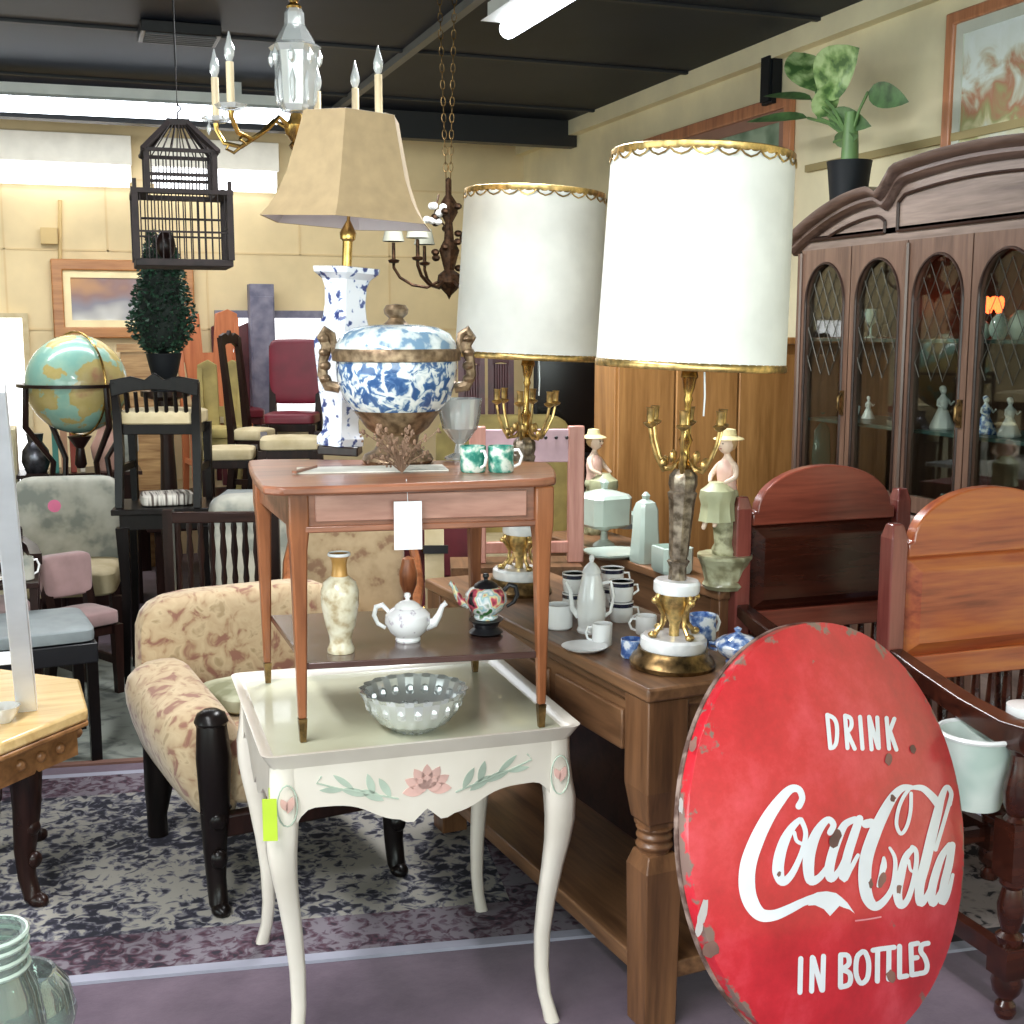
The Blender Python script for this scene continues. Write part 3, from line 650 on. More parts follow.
mug('creamer', 'squat white cream jug left of the coffee pot on the console', at(b3,SBZ+.0005), 2.6, .034, .06, W['porc'], 'jug')
mug('creamer', 'small white jug just in front of the tall coffee pot', sbt(602,645), 2.8, .024, .052, W['porc'], 'jug')
q = M().lathe([(.0,0),(.03,0),(.05,.008),(.054,.012),(.048,.011),(.0,.005)], 28); q.build('saucer', W['porc'], None, loc=sbt(594,648)); tag(bpy.data.objects['saucer'], 'white saucer lying in front of the coffee pot', 'saucer')
bpy.data.objects['saucer'].location.x -= .03; bpy.data.objects['saucer'].location.y -= .015
mug('teacup', 'blue and white cup behind the left side of the near lamp base', sbt(632,657), .4, .026, .042, W['cupblue'], 'cup')
mug('teacup', 'blue and white mug standing right behind the near lamp base', sbt(702,640), .2, .033, .062, W['cupblue'], 'cup')
mug('teacup', 'white cup between the mug pile and the near lamp base', sbt(646,634), 2.9, .026, .046, W['porc'], 'cup')
st = thing('sugar_bowl', 'small blue and white lidded tureen beside the near lamp', 'sugar bowl', sbt(737,662), -.3)
M().lathe([(.0,0),(.026,0),(.024,.008),(.042,.022),(.05,.036),(.05,.04)], 28).build('bowl', W['cupblue'], st)
M().lathe([(.052,.039),(.05,.045),(.036,.056),(.012,.064),(.005,.068),(.009,.076),(.0,.081)], 24).build('lid', W['cupblue'], st)
for s_ in (-1, 1): M().tube([(s_*.046,0,.028),(s_*.064,0,.034),(s_*.062,0,.044),(s_*.048,0,.042)], .004, 6).build('handle', W['cupblue'], st)
# ================================================================ SIGN
SC = dp(839.3, 831.4, 2.13); SRd = .374; sy_, st_ = radians(38.3), radians(16.0)
lat, dep, upv = sin(sy_)*cos(st_), -cos(sy_)*cos(st_), sin(st_)
sn = RR*lat+HH*dep+Vector((0,0,upv)); sU = RR*cos(sy_)+HH*sin(sy_); sV = sn.cross(sU)
SM = Matrix((sU, sV, sn)).transposed().to_4x4(); SM.translation = SC
SMI = SM.inverted()
dome = .06; RS = (SRd**2+dome**2)/(2*dome)
sg = thing('button_sign', 'round domed red enamel soft drink sign with white script, leaning by the console', 'sign', SC); sg.rotation_euler = SM.to_euler()
def onsign(px, py, lift=.0012):
    d = SMI.to_3x3() @ ray(px, py); o = SMI @ C0; cz = dome-RS
    oc = o-Vector((0,0,cz)); rr_ = RS+lift; A = d.dot(d); B = 2*oc.dot(d); Cc = oc.dot(oc)-rr_*rr_
    q_ = B*B-4*A*Cc
    t_ = (-B-sqrt(max(q_,0)))/(2*A); return o+d*t_
m, t, b = nt('red_enamel'); b.inputs['Roughness'].default_value = .3; b.inputs['Coat Weight'].default_value = .8; b.inputs['Coat Roughness'].default_value = .12
v = coords(t); n = N(t, 'ShaderNodeTexNoise', Scale=6.0, Detail=8.0, Roughness=.7); t.links.new(v, n.inputs['Vector'])
base = ramp(t, [(.3, (172,22,34)), (.5, (202,34,48)), (.66, (218,66,80))], n.outputs[0])
n2 = N(t, 'ShaderNodeTexNoise', Scale=16.0, Detail=6.0, Roughness=.6); t.links.new(v, n2.inputs['Vector'])
sep = N(t, 'ShaderNodeSeparateXYZ'); t.links.new(v, sep.inputs[0])
ln_ = N(t, 'ShaderNodeVectorMath', operation='LENGTH'); t.links.new(v, ln_.inputs[0])
ed = N(t, 'ShaderNodeMapRange'); ed.inputs['From Min'].default_value = .34; ed.inputs['From Max'].default_value = .38; ed.inputs['To Min'].default_value = 0; ed.inputs['To Max'].default_value = .22
t.links.new(ln_.outputs['Value'], ed.inputs['Value'])
ad = N(t, 'ShaderNodeMath', operation='ADD'); t.links.new(n2.outputs[0], ad.inputs[0]); t.links.new(ed.outputs[0], ad.inputs[1])
msk = N(t, 'ShaderNodeMapRange'); msk.inputs['From Min'].default_value = .70; msk.inputs['From Max'].default_value = .735; t.links.new(ad.outputs[0], msk.inputs['Value'])
mxc = N(t, 'ShaderNodeMix', data_type='RGBA'); t.links.new(msk.outputs[0], mxc.inputs['Factor']); t.links.new(base, mxc.inputs[6]); mxc.inputs[7].default_value = lin((130,104,96))
t.links.new(mxc.outputs[2], b.inputs['Base Color']); bump(t, b, n.outputs[0], .08, .002)
prof = [(SRd-.004,-.03),(SRd,-.028),(SRd+.001,-.004)]
for k in range(0, 16): r_ = SRd*(1-(k/15)); prof.append((max(r_,0), sqrt(RS*RS-r_*r_)-RS+dome))
prof = [(SRd-.02,-.028)]+prof
q = M().lathe(prof, 96); q.build('enamel_dome', m, sg, ang=50)
M().lathe([(SRd-.006,-.031),(SRd+.003,-.031),(SRd+.003,-.022),(SRd-.003,-.022)], 96).build('rusty_rim', mottled('rust',[(.4,(86,62,54)),(.6,(150,128,118))],30,.7), sg)
M().lathe([(.0,-.03),(SRd-.02,-.03),(SRd-.02,-.026),(.0,-.026)], 64).build('back_plate', W['black_m'], sg)
def catmull(pts, ws, n=6):
    P = [Vector((p[0], p[1])) for p in pts]; out = []; ow = []
    for i in range(len(P)-1):
        a, b_, c, d = P[max(i-1,0)], P[i], P[i+1], P[min(i+2, len(P)-1)]
        for k in range(n):
            u = k/n
            out.append(.5*((2*b_)+(c-a)*u+(2*a-5*b_+4*c-d)*u*u+(-a+3*b_-3*c+d)*u**3)); ow.append(ws[i]+(ws[i+1]-ws[i])*u)
    out.append(P[-1]); ow.append(ws[-1]); return out, ow
def stroke(q, pts, ws, org, k, lift=.0012, n=6, smooth=True, cap=True):
    if not hasattr(ws, '__len__'): ws = [ws]*len(pts)
    P, Wd = catmull(pts, ws, n) if smooth else ([Vector(p) for p in pts], ws)
    vs = []
    for i, p in enumerate(P):
        t_ = (P[min(i+1, len(P)-1)]-P[max(i-1, 0)]); t_ = t_.normalized() if t_.length else Vector((1,0)); nr = Vector((-t_.y, t_.x)); w = Wd[i]/2
        for s_ in (-1, 0, 1):
            w_ = p+nr*w*s_; vs.append(onsign(org[0]+w_.x/k, org[1]+w_.y/k, lift))
    fs = []
    for i in range(len(P)-1):
        for j in (0, 1): fs.append((i*3+j, i*3+j+1, i*3+j+4, i*3+j+3))
    q.add(vs, fs)
    if cap:
        for e in (0, -1):
            p = P[e]; r_ = Wd[e]/2*.98; c_ = [p]+[p+Vector((cos(a*pi/6), sin(a*pi/6)))*r_ for a in range(12)]
            q.add([onsign(org[0]+v_.x/k, org[1]+v_.y/k, lift) for v_ in c_], [(0, a+1, (a+1) % 12+1) for a in range(12)])
wp = plain('white_enamel', (232,234,244), .35, coat=.3)
A1 = ((730,770), 6.4); A2 = ((840,770), 6.4); A3 = ((780,700), 6.4); A4 = ((780,930), 6.022)
q = M()
stroke(q, [(440,232),(462,180),(440,125),(385,125),(315,200),(240,310),(170,450),(118,600),(108,740),(135,850),(195,925),(280,930),(380,890),(470,845),(545,822),(600,815)], [44,40,44,54,70,84,96,104,106,100,84,70,60,50,60,64], *A1)
for P_ in ([(520,800),(560,782),(620,776),(600,890),(545,865),(500,868)], [(620,776),(680,788),(715,815),(700,870),(640,935),(600,890)], [(715,815),(752,850),(730,882),(700,870)], [(752,850),(798,918),(765,893),(730,882)]):
    q.add([onsign(730+x/6.4, 770+y/6.4) for x, y in P_], [tuple(range(len(P_)))])
stroke(q, [(445,318),(395,370),(350,450),(318,550),(308,650),(335,715),(385,680),(430,600),(468,500),(484,400),(455,318)], [34,50,66,74,76,56,46,38,34,32,32], *A1)
stroke(q, [(412,400),(428,455),(478,478)], 24, *A1)
stroke(q, [(640,400),(662,350),(625,318),(565,385),(520,490),(502,600),(515,705),(570,690),(625,620)], [40,40,42,60,74,76,62,46,34], *A1)
stroke(q, [(800,315),(735,350),(690,440),(655,540),(635,640),(648,695),(700,640),(752,520),(800,400)], [40,48,58,62,64,52,34,26,26], *A1)
stroke(q, [(125,312),(88,420),(48,550),(22,690),(62,640),(115,545)], [50,58,60,58,34,24], *A2)
stroke(q, [(165,345),(200,338)], 56, *A2)
stroke(q, [(455,150),(452,260),(428,360),(390,408),(362,350),(372,260),(402,180),(440,125)], 24, *A2)
stroke(q, [(462,112),(400,116),(340,172),(275,285),(215,420),(170,560),(158,700),(175,815),(222,872),(280,840),(332,760),(352,650),(350,560),(318,498)], [30,44,58,74,84,86,84,76,60,46,34,30,26,18], *A2)
stroke(q, [(280,562),(278,620),(244,742)], [20,44,22], *A2)
stroke(q, [(472,112),(530,118),(588,168),(632,222)], [28,42,50,56], *A2)
stroke(q, [(700,220),(712,150),(684,108),(652,170),(625,270),(588,420),(545,600),(510,740),(515,850),(560,800),(600,700)], [32,28,30,44,58,66,66,62,54,36,28], *A2)
stroke(q, [(700,210),(660,350),(612,510)], 26, *A2)
stroke(q, [(468,500),(420,560),(388,680),(368,790),(388,865),(432,830),(468,720),(488,600),(486,520),(462,494)], [34,46,56,60,50,38,34,32,30,30], *A2)
stroke(q, [(440,580),(452,640),(490,655)], 20, *A2)
stroke(q, [(700,478),(648,560),(608,680),(585,790),(596,855),(642,780),(690,640)], [34,46,54,56,46,28,24], *A2)
stroke(q, [(718,480),(698,600),(665,740),(655,845),(692,790),(722,670)], [44,52,54,48,30,22], *A2)
q.build('script_lettering', wp, sg, smooth=False)
q = M()
for pts in ([(302,95),(322,308)],[(302,95),(345,118),(364,170),(362,260),(345,300),(322,308)],[(416,100),(432,308)],[(416,100),(452,118),(456,170),(428,208)],[(430,205),(478,312)],[(512,108),(528,312)],[(570,108),(586,316)],[(572,112),(628,306)],[(622,112),(632,308)],[(682,115),(698,312)],[(732,120),(694,222)],[(702,195),(745,318)]):
    stroke(q, pts, 27, *A3, n=4)
q.build('upper_words', wp, sg, smooth=False)
q = M()
for pts in ([(125,172),(120,376)],[(195,165),(190,368)],[(200,170),(252,362)],[(262,158),(256,362)],[(365,150),(364,342)],[(365,150),(408,155),(414,205),(370,238)],[(370,238),(420,262),(418,325),(365,344)],[(497,130),(464,165),(458,260),(486,320),(526,290),(534,200),(516,140),(497,130)],[(560,122),(620,112)],[(626,112),(688,104)],[(588,120),(586,308)],[(656,108),(654,296)],[(720,98),(720,284)],[(720,284),(764,276)],[(788,88),(794,270)],[(788,88),(830,80)],[(790,172),(826,166)],[(794,270),(832,264)],[(892,80),(856,90),(848,128),(872,165),(886,212),(876,252),(838,262)]):
    stroke(q, pts, 31, *A4, n=4)
q.build('lower_words', wp, sg, smooth=False)
q = M(); stroke(q, [(100,965),(180,955),(262,940)], 10, *A2); q.build('small_line', plain('pink_print',(226,150,160),.5), sg, smooth=False)
# chips in the enamel
q = plain('chip_pale', (186,178,178), .6); q2 = plain('chip_rust', (128,92,84), .8, var=.2)
def chip(q, cx, cy, w, h, a=0, lift=.0014):
    n_ = 11; pts = []
    for k in range(n_):
        th = 2*pi*k/n_; r_ = random.uniform(.7,1.15); x = w*r_*cos(th); y = h*r_*sin(th); pts.append((cx+x*cos(a)-y*sin(a), cy+x*sin(a)+y*cos(a)))
    vs = [onsign(cx, cy, lift)]+[onsign(x, y, lift) for x, y in pts]; M().add(vs, [(0, k+1, (k+1) % n_+1) for k in range(n_)]).build('enamel_chip', q, sg, smooth=False)
chip(q, 703, 913, 5, 19, .25); chip(q, 699, 930, 4, 9, .1); chip(q, 681, 806, 2.5, 8)
chip(q2, 711, 950, 8, 9, .4); chip(q2, 889, 760, 4, 7); chip(q2, 836, 838, 6, 11, .5); chip(q2, 882, 880, 4, 8,.3); chip(q2, 779, 874, 2.5, 3); chip(q2, 871, 884, 2.5, 5); chip(q2, 891, 976, 5, 7); chip(q2, 893, 798, 3, 4); chip(q2, 693, 745, 4, 9, .3); chip(q2, 913, 749, 3, 5)
chip(q2, 899, 889, 3, 5)

# ================================================================ HUTCH
HX, HYc = 2.73, 3.26
hu = thing('china_cabinet', 'tall carved brown china cabinet with arched glass doors against the right wall', 'cabinet', (HX, HYc, 0), -pi/2)
HW_, HD_ = 1.0, .40
M().box(-HW_, HW_, 0.02, HD_, 0, .84).build('base_cabinet', W['hutch'], hu, bev=.006)
M().box(-HW_-.02, HW_+.02, -.02, HD_, .84, .875).build('counter', W['hutchx'], hu, bev=.008)
M().box(-HW_, HW_, HD_-.02, HD_, .875, 1.9).build('back_panel', W['hutch_in'], hu)
for sx in (-1, 1):
    M().box(sx*HW_-.012, sx*HW_+.012, .03, HD_-.02, .875, 1.83).build('side_panel', W['hutch'], hu)
for x in (-.345, .345): M().box(x-.008, x+.008, .04, HD_-.02, .875, 1.83).build('partition', W['hutch_in'], hu)
M().box(-HW_, HW_, .0, HD_-.02, 1.83, 1.85).build('top_board', W['hutch_in'], hu)
sz = [1.16, 1.47]
glass_sh = plain('shelf_edge', (60,84,82), .3)
for z in sz: M().box(-HW_+.015, HW_-.015, .05, HD_-.03, z-.012, z).build('glass_shelf', glass_sh, hu)
def topz(x):
    a = abs(x)
    if a < .36: return 2.062-.022*(a/.36)**2
    if a < .47: return 2.040-.082*(.5-.5*cos((a-.36)/.11*pi))
    if a < .52: return 1.958+.022*sin((a-.47)/.05*pi/2)
    return 1.98-.145*((a-.52)/.51)**1.8
xs = [-1.03+2.06*k/80 for k in range(81)]
q = M().prism([(x, topz(x)) for x in xs][::-1]+[(-1.03, 1.80), (1.03, 1.80)], 0.0, .03, 'y'); q.build('pediment', W['hutchx'], hu)
q = M(); vs = []; fs = []
sec = [(.03,-.05),(-.01,-.05),(-.02,-.04),(-.03,-.032),(-.03,-.02),(-.05,-.012),(-.06,.0),(-.06,.014),(.03,.014)]
for x in xs:
    for y, dz in sec: vs.append((x, y, topz(x)+dz))
ns = len(sec)
for i in range(len(xs)-1):
    for k in range(ns): fs.append((i*ns+k, i*ns+(k+1)%ns, (i+1)*ns+(k+1)%ns, (i+1)*ns+k))
fs += [tuple(range(ns)), tuple(range(len(vs)-ns, len(vs)))]
q.add(vs, fs).build('crown_moulding', wood('crown_wood',(66,50,44),(112,92,84),'x',rough=.3,coat=.3), hu, ang=50)
q = M()
dk = wood('dark_bead',(40,28,24),(62,46,40),'x',rough=.3)
for x0, x1 in ((-.96,-.47),(-.40,.40),(.47,.96)):
    zz = lambda x: topz(x)-.085
    pts = [(x0+(x1-x0)*k/24, -.004, max(zz(x0+(x1-x0)*k/24), 1.84)) for k in range(25)]
    q.tube(pts, .006, 6); q.tube([(x0,-.004,1.835),(x1,-.004,1.835)], .006, 6)
    for x in (x0, x1): q.tube([(x,-.004,1.835),(x,-.004,max(zz(x),1.84))], .006, 6)
q.build('pediment_bead', dk, hu)
q = M().lathe([(.0,0),(.03,0),(.03,.02),(.012,.03),(.0,.03)], 16, (-.45,0.01,topz(-.45)+.01)).lathe([(.0,0),(.03,0),(.03,.02),(.012,.03),(.0,.03)], 16, (.45,0.01,topz(.45)+.01)); q.build('cap_block', dk, hu)
DW = .322
for i in range(6):
    xc = -HW_+.035+DW*(i+.5)
    fr = hu; w2 = DW/2-.003; z0, z1 = .885, 1.80; iw = w2-.036; iz0 = .94; zs_ = 1.60; nA = 16
    outer = []; inner = []
    inner = [(iw, iz0)]+[(iw*cos(pi*k/nA), zs_+iw*1.2*sin(pi*k/nA)) for k in range(nA+1)]+[(-iw, iz0)]
    outer = [(w2, z0), (w2, zs_)]+[(w2*(1-2*k/nA), z1) for k in range(1, nA)]+[(-w2, zs_), (-w2, z0)]
    outer = [(w2, z0)]+[(w2, zs_+(z1-zs_)*.0)]+[(max(-w2,min(w2,w2*(1-2*(k)/nA)*1.0)), z1) for k in range(1, nA)]+[(-w2, zs_)]+[(-w2, z0)]
    q = M().ring([(xc+x, z) for x, z in outer], [(xc+x, z) for x, z in inner], -.015, .012); 
    q.prism([(xc+w2, zs_-.001), (xc+w2, z1), (xc+w2-2*w2/nA, z1)], -.015, .012).prism([(xc-w2, zs_-.001), (xc-w2+2*w2/nA, z1), (xc-w2, z1)], -.015, .012)
    dr = q.build('door', W['hutch'], hu, ang=25)
    q = M().tube([(xc+x*1.02, -.016, z) for x, z in inner], .0055, 6); q.build('arch_bead', dk, dr)
    M().prism([(xc+x, z) for x, z in inner], .0, .003).build('glass', W['pane'], dr)
    q = M()
    for s_ in (-1, 1):
        for c_ in range(-3, 4):
            pts = [(xc+x, -.002, 1.50+c_*.0+s_*(x*1.9)+c_*.11+.0) for x in [-iw+2*iw*k/8 for k in range(9)]]
            pts = [p for p in pts if 1.33 < p[2] < zs_+iw*1.2*sqrt(max(0, 1-((p[0]-xc)/iw)**2))]
            if len(pts) > 1: q.tube(pts, .0016, 4)
    q.build('leaded_lattice', W['lead'], dr)
    if i % 2 == 0:
        q = M().tube([(xc+w2-.02,-.02,1.27),(xc+w2-.02,-.035,1.255),(xc+w2-.02,-.035,1.215),(xc+w2-.02,-.02,1.20)], .005, 6).cbox((xc+w2-.02,-.018,1.235),(.02,.006,.09))
        q.build('door_pull', W['dbrass'], dr)
for i in (0, 2, 4, 6):
    x = -HW_+.035+DW*i; x = max(-HW_+.02, min(HW_-.02, x)); M().tube([(x,-.02,.89),(x,-.02,1.79)], .011, 8).build('door_column', W['hutch'], hu)
for i in range(4):
    x = -HW_+.25+i*.5; q = M().cbox((x, .014, .45), (.44,.02,.7)); d2 = q.build('lower_door', W['hutch'], hu, bev=.006)
    M().cbox((x, .002, .45), (.34,.016,.58)).build('raised_panel', W['hutchx'], d2, bev=.008)
def inhutch(px, py, z, dx=.13):            # a spot on a hutch shelf seen at that pixel column
    p = xp(px, py, HX+dx); return (p.x, p.y, z+.0006)
WN = ['white','blue']
def figurine(label, loc, s, mat_, rz=0):
    t_ = thing('porcelain_figurine', label, 'figurine', loc, rz); t_.scale = (s,)*3
    M().lathe([(.0,0),(.045,0),(.05,.008),(.042,.03),(.03,.06),(.018,.085),(.022,.105),(.024,.12),(.012,.135),(.008,.145)], 20, mod=lambda a, j: 1+(.07*cos(7*a) if j < 4 else 0)).build('gown', mat_, t_)
    h_ = M().ell((0,0,.157),(.013,.014,.016),12,8).ell((0,-.014,.156),(.003,.003,.003),6,4); h_.build('head', W['porc'], t_)
    q = M().tube([(-.022,0,.122),(-.034,-.01,.10),(-.018,-.028,.09)], [.006,.005,.004], 7).tube([(.022,0,.122),(.036,-.008,.10),(.03,-.03,.115)], [.006,.005,.004], 7); q.build('arms', W['porc'], t_)
    M().ell((0,.004,.164),(.015,.014,.014),10,7).build('hair', mat_, t_); return t_
figurine('white porcelain lady on the middle shelf behind the third cabinet door', inhutch(942, 420, sz[0]), .85, W['porc'])
figurine('blue and white figurine on the middle shelf behind the fourth cabinet door', inhutch(985, 428, sz[0]), .72, W['cupblue'])
figurine('white porcelain figure rightmost on the middle shelf of the china cabinet', inhutch(1009, 430, sz[0]), .72, W['porc'])
figurine('small white figure behind the second cabinet door', inhutch(868, 418, sz[0], .2), .5, W['porc'])
def jar(name, label, cat, loc, s, prof, mat_, n=20, rz=0):
    o = M().lathe(prof, n).build(name, mat_, None, loc=loc, rot=rz); o.scale = (s,)*3; return tag(o, label, cat)
egg = [(.0,0),(.02,0),(.034,.02),(.038,.045),(.03,.075),(.012,.095),(.0,.1)]
for i_, (px, s_) in enumerate(((983,.6),(998,.85),(1018,.95))):
    jar('glass_egg', ['small pale green egg shape on the upper shelf behind the fourth cabinet door','middle pale green egg shape on the upper cabinet shelf','largest pale green egg shape at the right of the upper cabinet shelf'][i_], 'ornament', inhutch(px, 352, sz[1]), s_, egg, W['porc_g'])
fl = thing('red_lamp', 'small glowing red and orange flower light on the upper cabinet shelf', 'lamp', inhutch(992, 340, sz[1], .22))
M().lathe([(.0,0),(.02,0),(.006,.01),(.006,.06)], 12).build('stem', W['bronze'], fl)
q = M()
for k in range(12): a = k*pi/6; q.ell((.022*cos(a), .022*sin(a), .10+.012*(k % 3)), (.012,.012,.018), 6, 4)
q.build('petals', W['lampglow'], fl)
jar('teal_vase', 'tall teal vase behind the leftmost cabinet door', 'vase', inhutch(815, 470, .876, .12), 1.25, [(.0,0),(.04,0),(.045,.02),(.05,.1),(.045,.18),(.03,.22),(.035,.24),(.02,.238)], plain('teal_glaze',(44,110,104),.2,coat=.4))
jar('white_dish', 'white round dish standing behind the second cabinet door', 'dish', inhutch(850, 410, sz[0], .15), .8, [(.0,0),(.03,0),(.045,.03),(.05,.06),(.04,.065),(.0,.02)], W['porc'])
tl = thing('cabinet_lamp', 'small cream shaded lamp behind the leftmost cabinet door', 'lamp', inhutch(819, 350, sz[0], .26))
M().lathe([(.0,0),(.035,0),(.012,.02),(.012,.12),(.02,.15),(.008,.19),(.004,.3)], 16).build('lamp_base', W['porc'], tl)
M().lathe([(.085,.27),(.06,.47),(.056,.47),(.081,.27)], 24).build('lamp_shade', W['creamseat'], tl)
for i_, (px, mt_) in enumerate(((855,'porc'),(870,'porc_g'),(882,'bronze'))):
    jar('goblet', ['white stemmed goblet on the upper shelf behind the second door','green stemmed goblet on the upper shelf behind the second door','dark goblet rightmost on the upper shelf behind the second door'][i_], 'goblet', inhutch(px, 350, sz[1], .16), .9, [(.0,0),(.025,0),(.025,.004),(.005,.01),(.005,.05),(.022,.065),(.028,.1),(.026,.12),(.02,.08),(.0,.065)], W[mt_])
# plant on the cabinet
pp = xp(822, 200, HX+.2); 
ptl = thing('potted_plant', 'broad leaved variegated plant in a black pot standing on top of the china cabinet', 'plant', (HX+.125, 4.14, 1.8505))
M().lathe([(.0,0),(.06,0),(.07,.15),(.08,.25),(.085,.28),(.075,.28),(.07,.25),(.0,.25)], 28).build('pot', W['blackpot'], ptl)
M().tube([(0,0,.25),(.0,.0,.36),(-.0,.0,.46)], [.034,.03,.022], 10).build('stem', W['stem'], ptl)
def leaf(q, base, direction, L, w, droop=.3, roll=0, n=8):
    d = Vector(direction).normalized(); sd_ = d.cross(Vector((-.5,-.86,.15))).normalized()
    sd_ = Matrix.Rotation(roll, 3, d) @ sd_; up_v = sd_.cross(d); vs = []; fs = []; B = Vector(base)
    for i in range(n+1):
        u = i/n; c = B+d*(L*u)-Vector((0,0,1))*(droop*L*u*u); ww = w*(sin(pi*u**.8)**.8 if 0 < u < 1 else 0)
        vs += [c-sd_*ww+up_v*ww*.25, c, c+sd_*ww+up_v*ww*.25]
    for i in range(n):
        for j in (0, 1): fs.append((i*3+j, i*3+j+1, i*3+j+4, i*3+j+3))
    q.add(vs, fs); return q
def towp(px, py, d=None): return xp(px, py, HX+.125)-Vector((HX+.125, 4.14, 1.8505))
for k, (a, b_, w, ro, mt_) in enumerate((((816,92),(792,50),.085,.2,'leaf'),((818,92),(856,46),.10,-.2,'leaf'),((818,118),(836,78),.05,.2,'leaf'),((868,92),(904,98),.045,.5,'leaf2'),((828,116),(866,122),.045,.5,'leaf2'),((834,142),(860,134),.03,.6,'leaf2'),((812,100),(765,92),.035,.5,'leaf2'),((808,118),(758,118),.035,.5,'leaf2'))):
    A_, B_ = towp(*a), towp(*b_); d_ = B_-A_; off = Vector((random.uniform(-.05,.02), 0, 0))
    lf_ = leaf(M(), A_, d_+off, d_.length*1.05, w, .05, ro).build('leaf', W[mt_], ptl, ang=80)
    M().tube([(0,0,.36),((A_.x)*.5,(A_.y)*.5,A_.z*.6+.15), A_], .006, 6).build('leaf_stalk', W['stem'], lf_)
# pictures on the right wall
def wallpic(name, label, pa, pb, z0, z1, wall, mats, fw=.05, depth=.03):
    # pa, pb : the two ends along the wall
    t_ = thing(name, label, 'picture', (XR-.002, (pa+pb)/2, (z0+z1)/2), -pi/2); w = abs(pa-pb)/2; h = (z1-z0)/2
    M().ring([(-w,-h),(w,-h),(w,h),(-w,h)], [(-w+fw,-h+fw),(w-fw,-h+fw),(w-fw,h-fw),(-w+fw,h-fw)], -depth, 0).build('frame', mats[0], t_, bev=.006)
    mw = fw*1.9
    M().ring([(-w+fw,-h+fw),(w-fw,-h+fw),(w-fw,h-fw),(-w+fw,h-fw)], [(-w+mw,-h+mw),(w-mw,-h+mw),(w-mw,h-mw),(-w+mw,h-mw)], -depth*.5, 0).build('mat_border', mats[1], t_)
    M().box(-w+mw, w-mw, -.01, 0, -h+mw, h-mw).build('painted_scene', mats[2], t_)
    return t_
m, t, b = nt('garden_scene'); b.inputs['Roughness'].default_value = .6
v = coords(t); n = N(t, 'ShaderNodeTexNoise', Scale=7.0, Detail=4.0, Distortion=1.0); t.links.new(v, n.inputs['Vector'])
sp = N(t, 'ShaderNodeSeparateXYZ'); t.links.new(v, sp.inputs[0]); mr = N(t, 'ShaderNodeMath', operation='MULTIPLY_ADD'); mr.inputs[1].default_value = 1.0
t.links.new(sp.outputs[2], mr.inputs[0]); t.links.new(n.outputs[0], mr.inputs[2])
t.links.new(ramp(t, [(.2,(214,220,212)),(.34,(206,200,158)),(.42,(160,160,110)),(.5,(176,124,96)),(.58,(190,184,160)),(.68,(214,222,214)),(.85,(224,232,230))], mr.outputs[0]), b.inputs['Base Color'])
e1 = xp(945, 100, XR); 
fp = wood('picture_oak',(150,92,60),(196,132,92),'z',rough=.4)
pz = xp(955, 15, XR)
wallpic('framed_picture', 'large wood framed street scene picture on the wall above the china cabinet', 3.0, 4.02, 2.0, 2.66, 'r', (fp, plain('pale_mat',(200,204,190),.7), m), .045)
p0, p1 = xp(797, 92, XR), xp(690, 130, XR)
wallpic('framed_picture', 'wood framed green picture high on the right wall behind the plant', p1.y+.9, p0.y, p0.z-.6, p0.z, 'r', (fp, plain('rosy_mat',(150,112,96),.7), mottled('green_scene',[(.4,(96,120,96)),(.6,(150,170,146))],5,.6)), .06)
tag(M().cbox((0,0,0),(.05,.09,.22)).cbox((-.03,0,.0),(.02,.07,.2)).build('wall_speaker', W['blackpot'], None, loc=xp(772, 80, XR-.03)), 'small black box mounted high on the right wall above the big lamp', 'speaker')
# golden wardrobe
wd = thing('wardrobe', 'golden brown panelled wardrobe standing between the tall lamps and the china cabinet', 'wardrobe', (2.5, 4.55, 0))
M().box(-.42, .42, 0, .2, 0, 1.44).build('carcass', W['ward'], wd, bev=.004)
for x0, x1 in ((-.41,-.16),(-.152,.13),(.138,.41)): M().box(x0, x1, -.014, 0, .05, 1.40).build('door', W['ward'], wd, bev=.005)
M().box(-.43, .44, -.03, .21, 1.44, 1.47).build('cornice', W['ward'], wd, bev=.005)
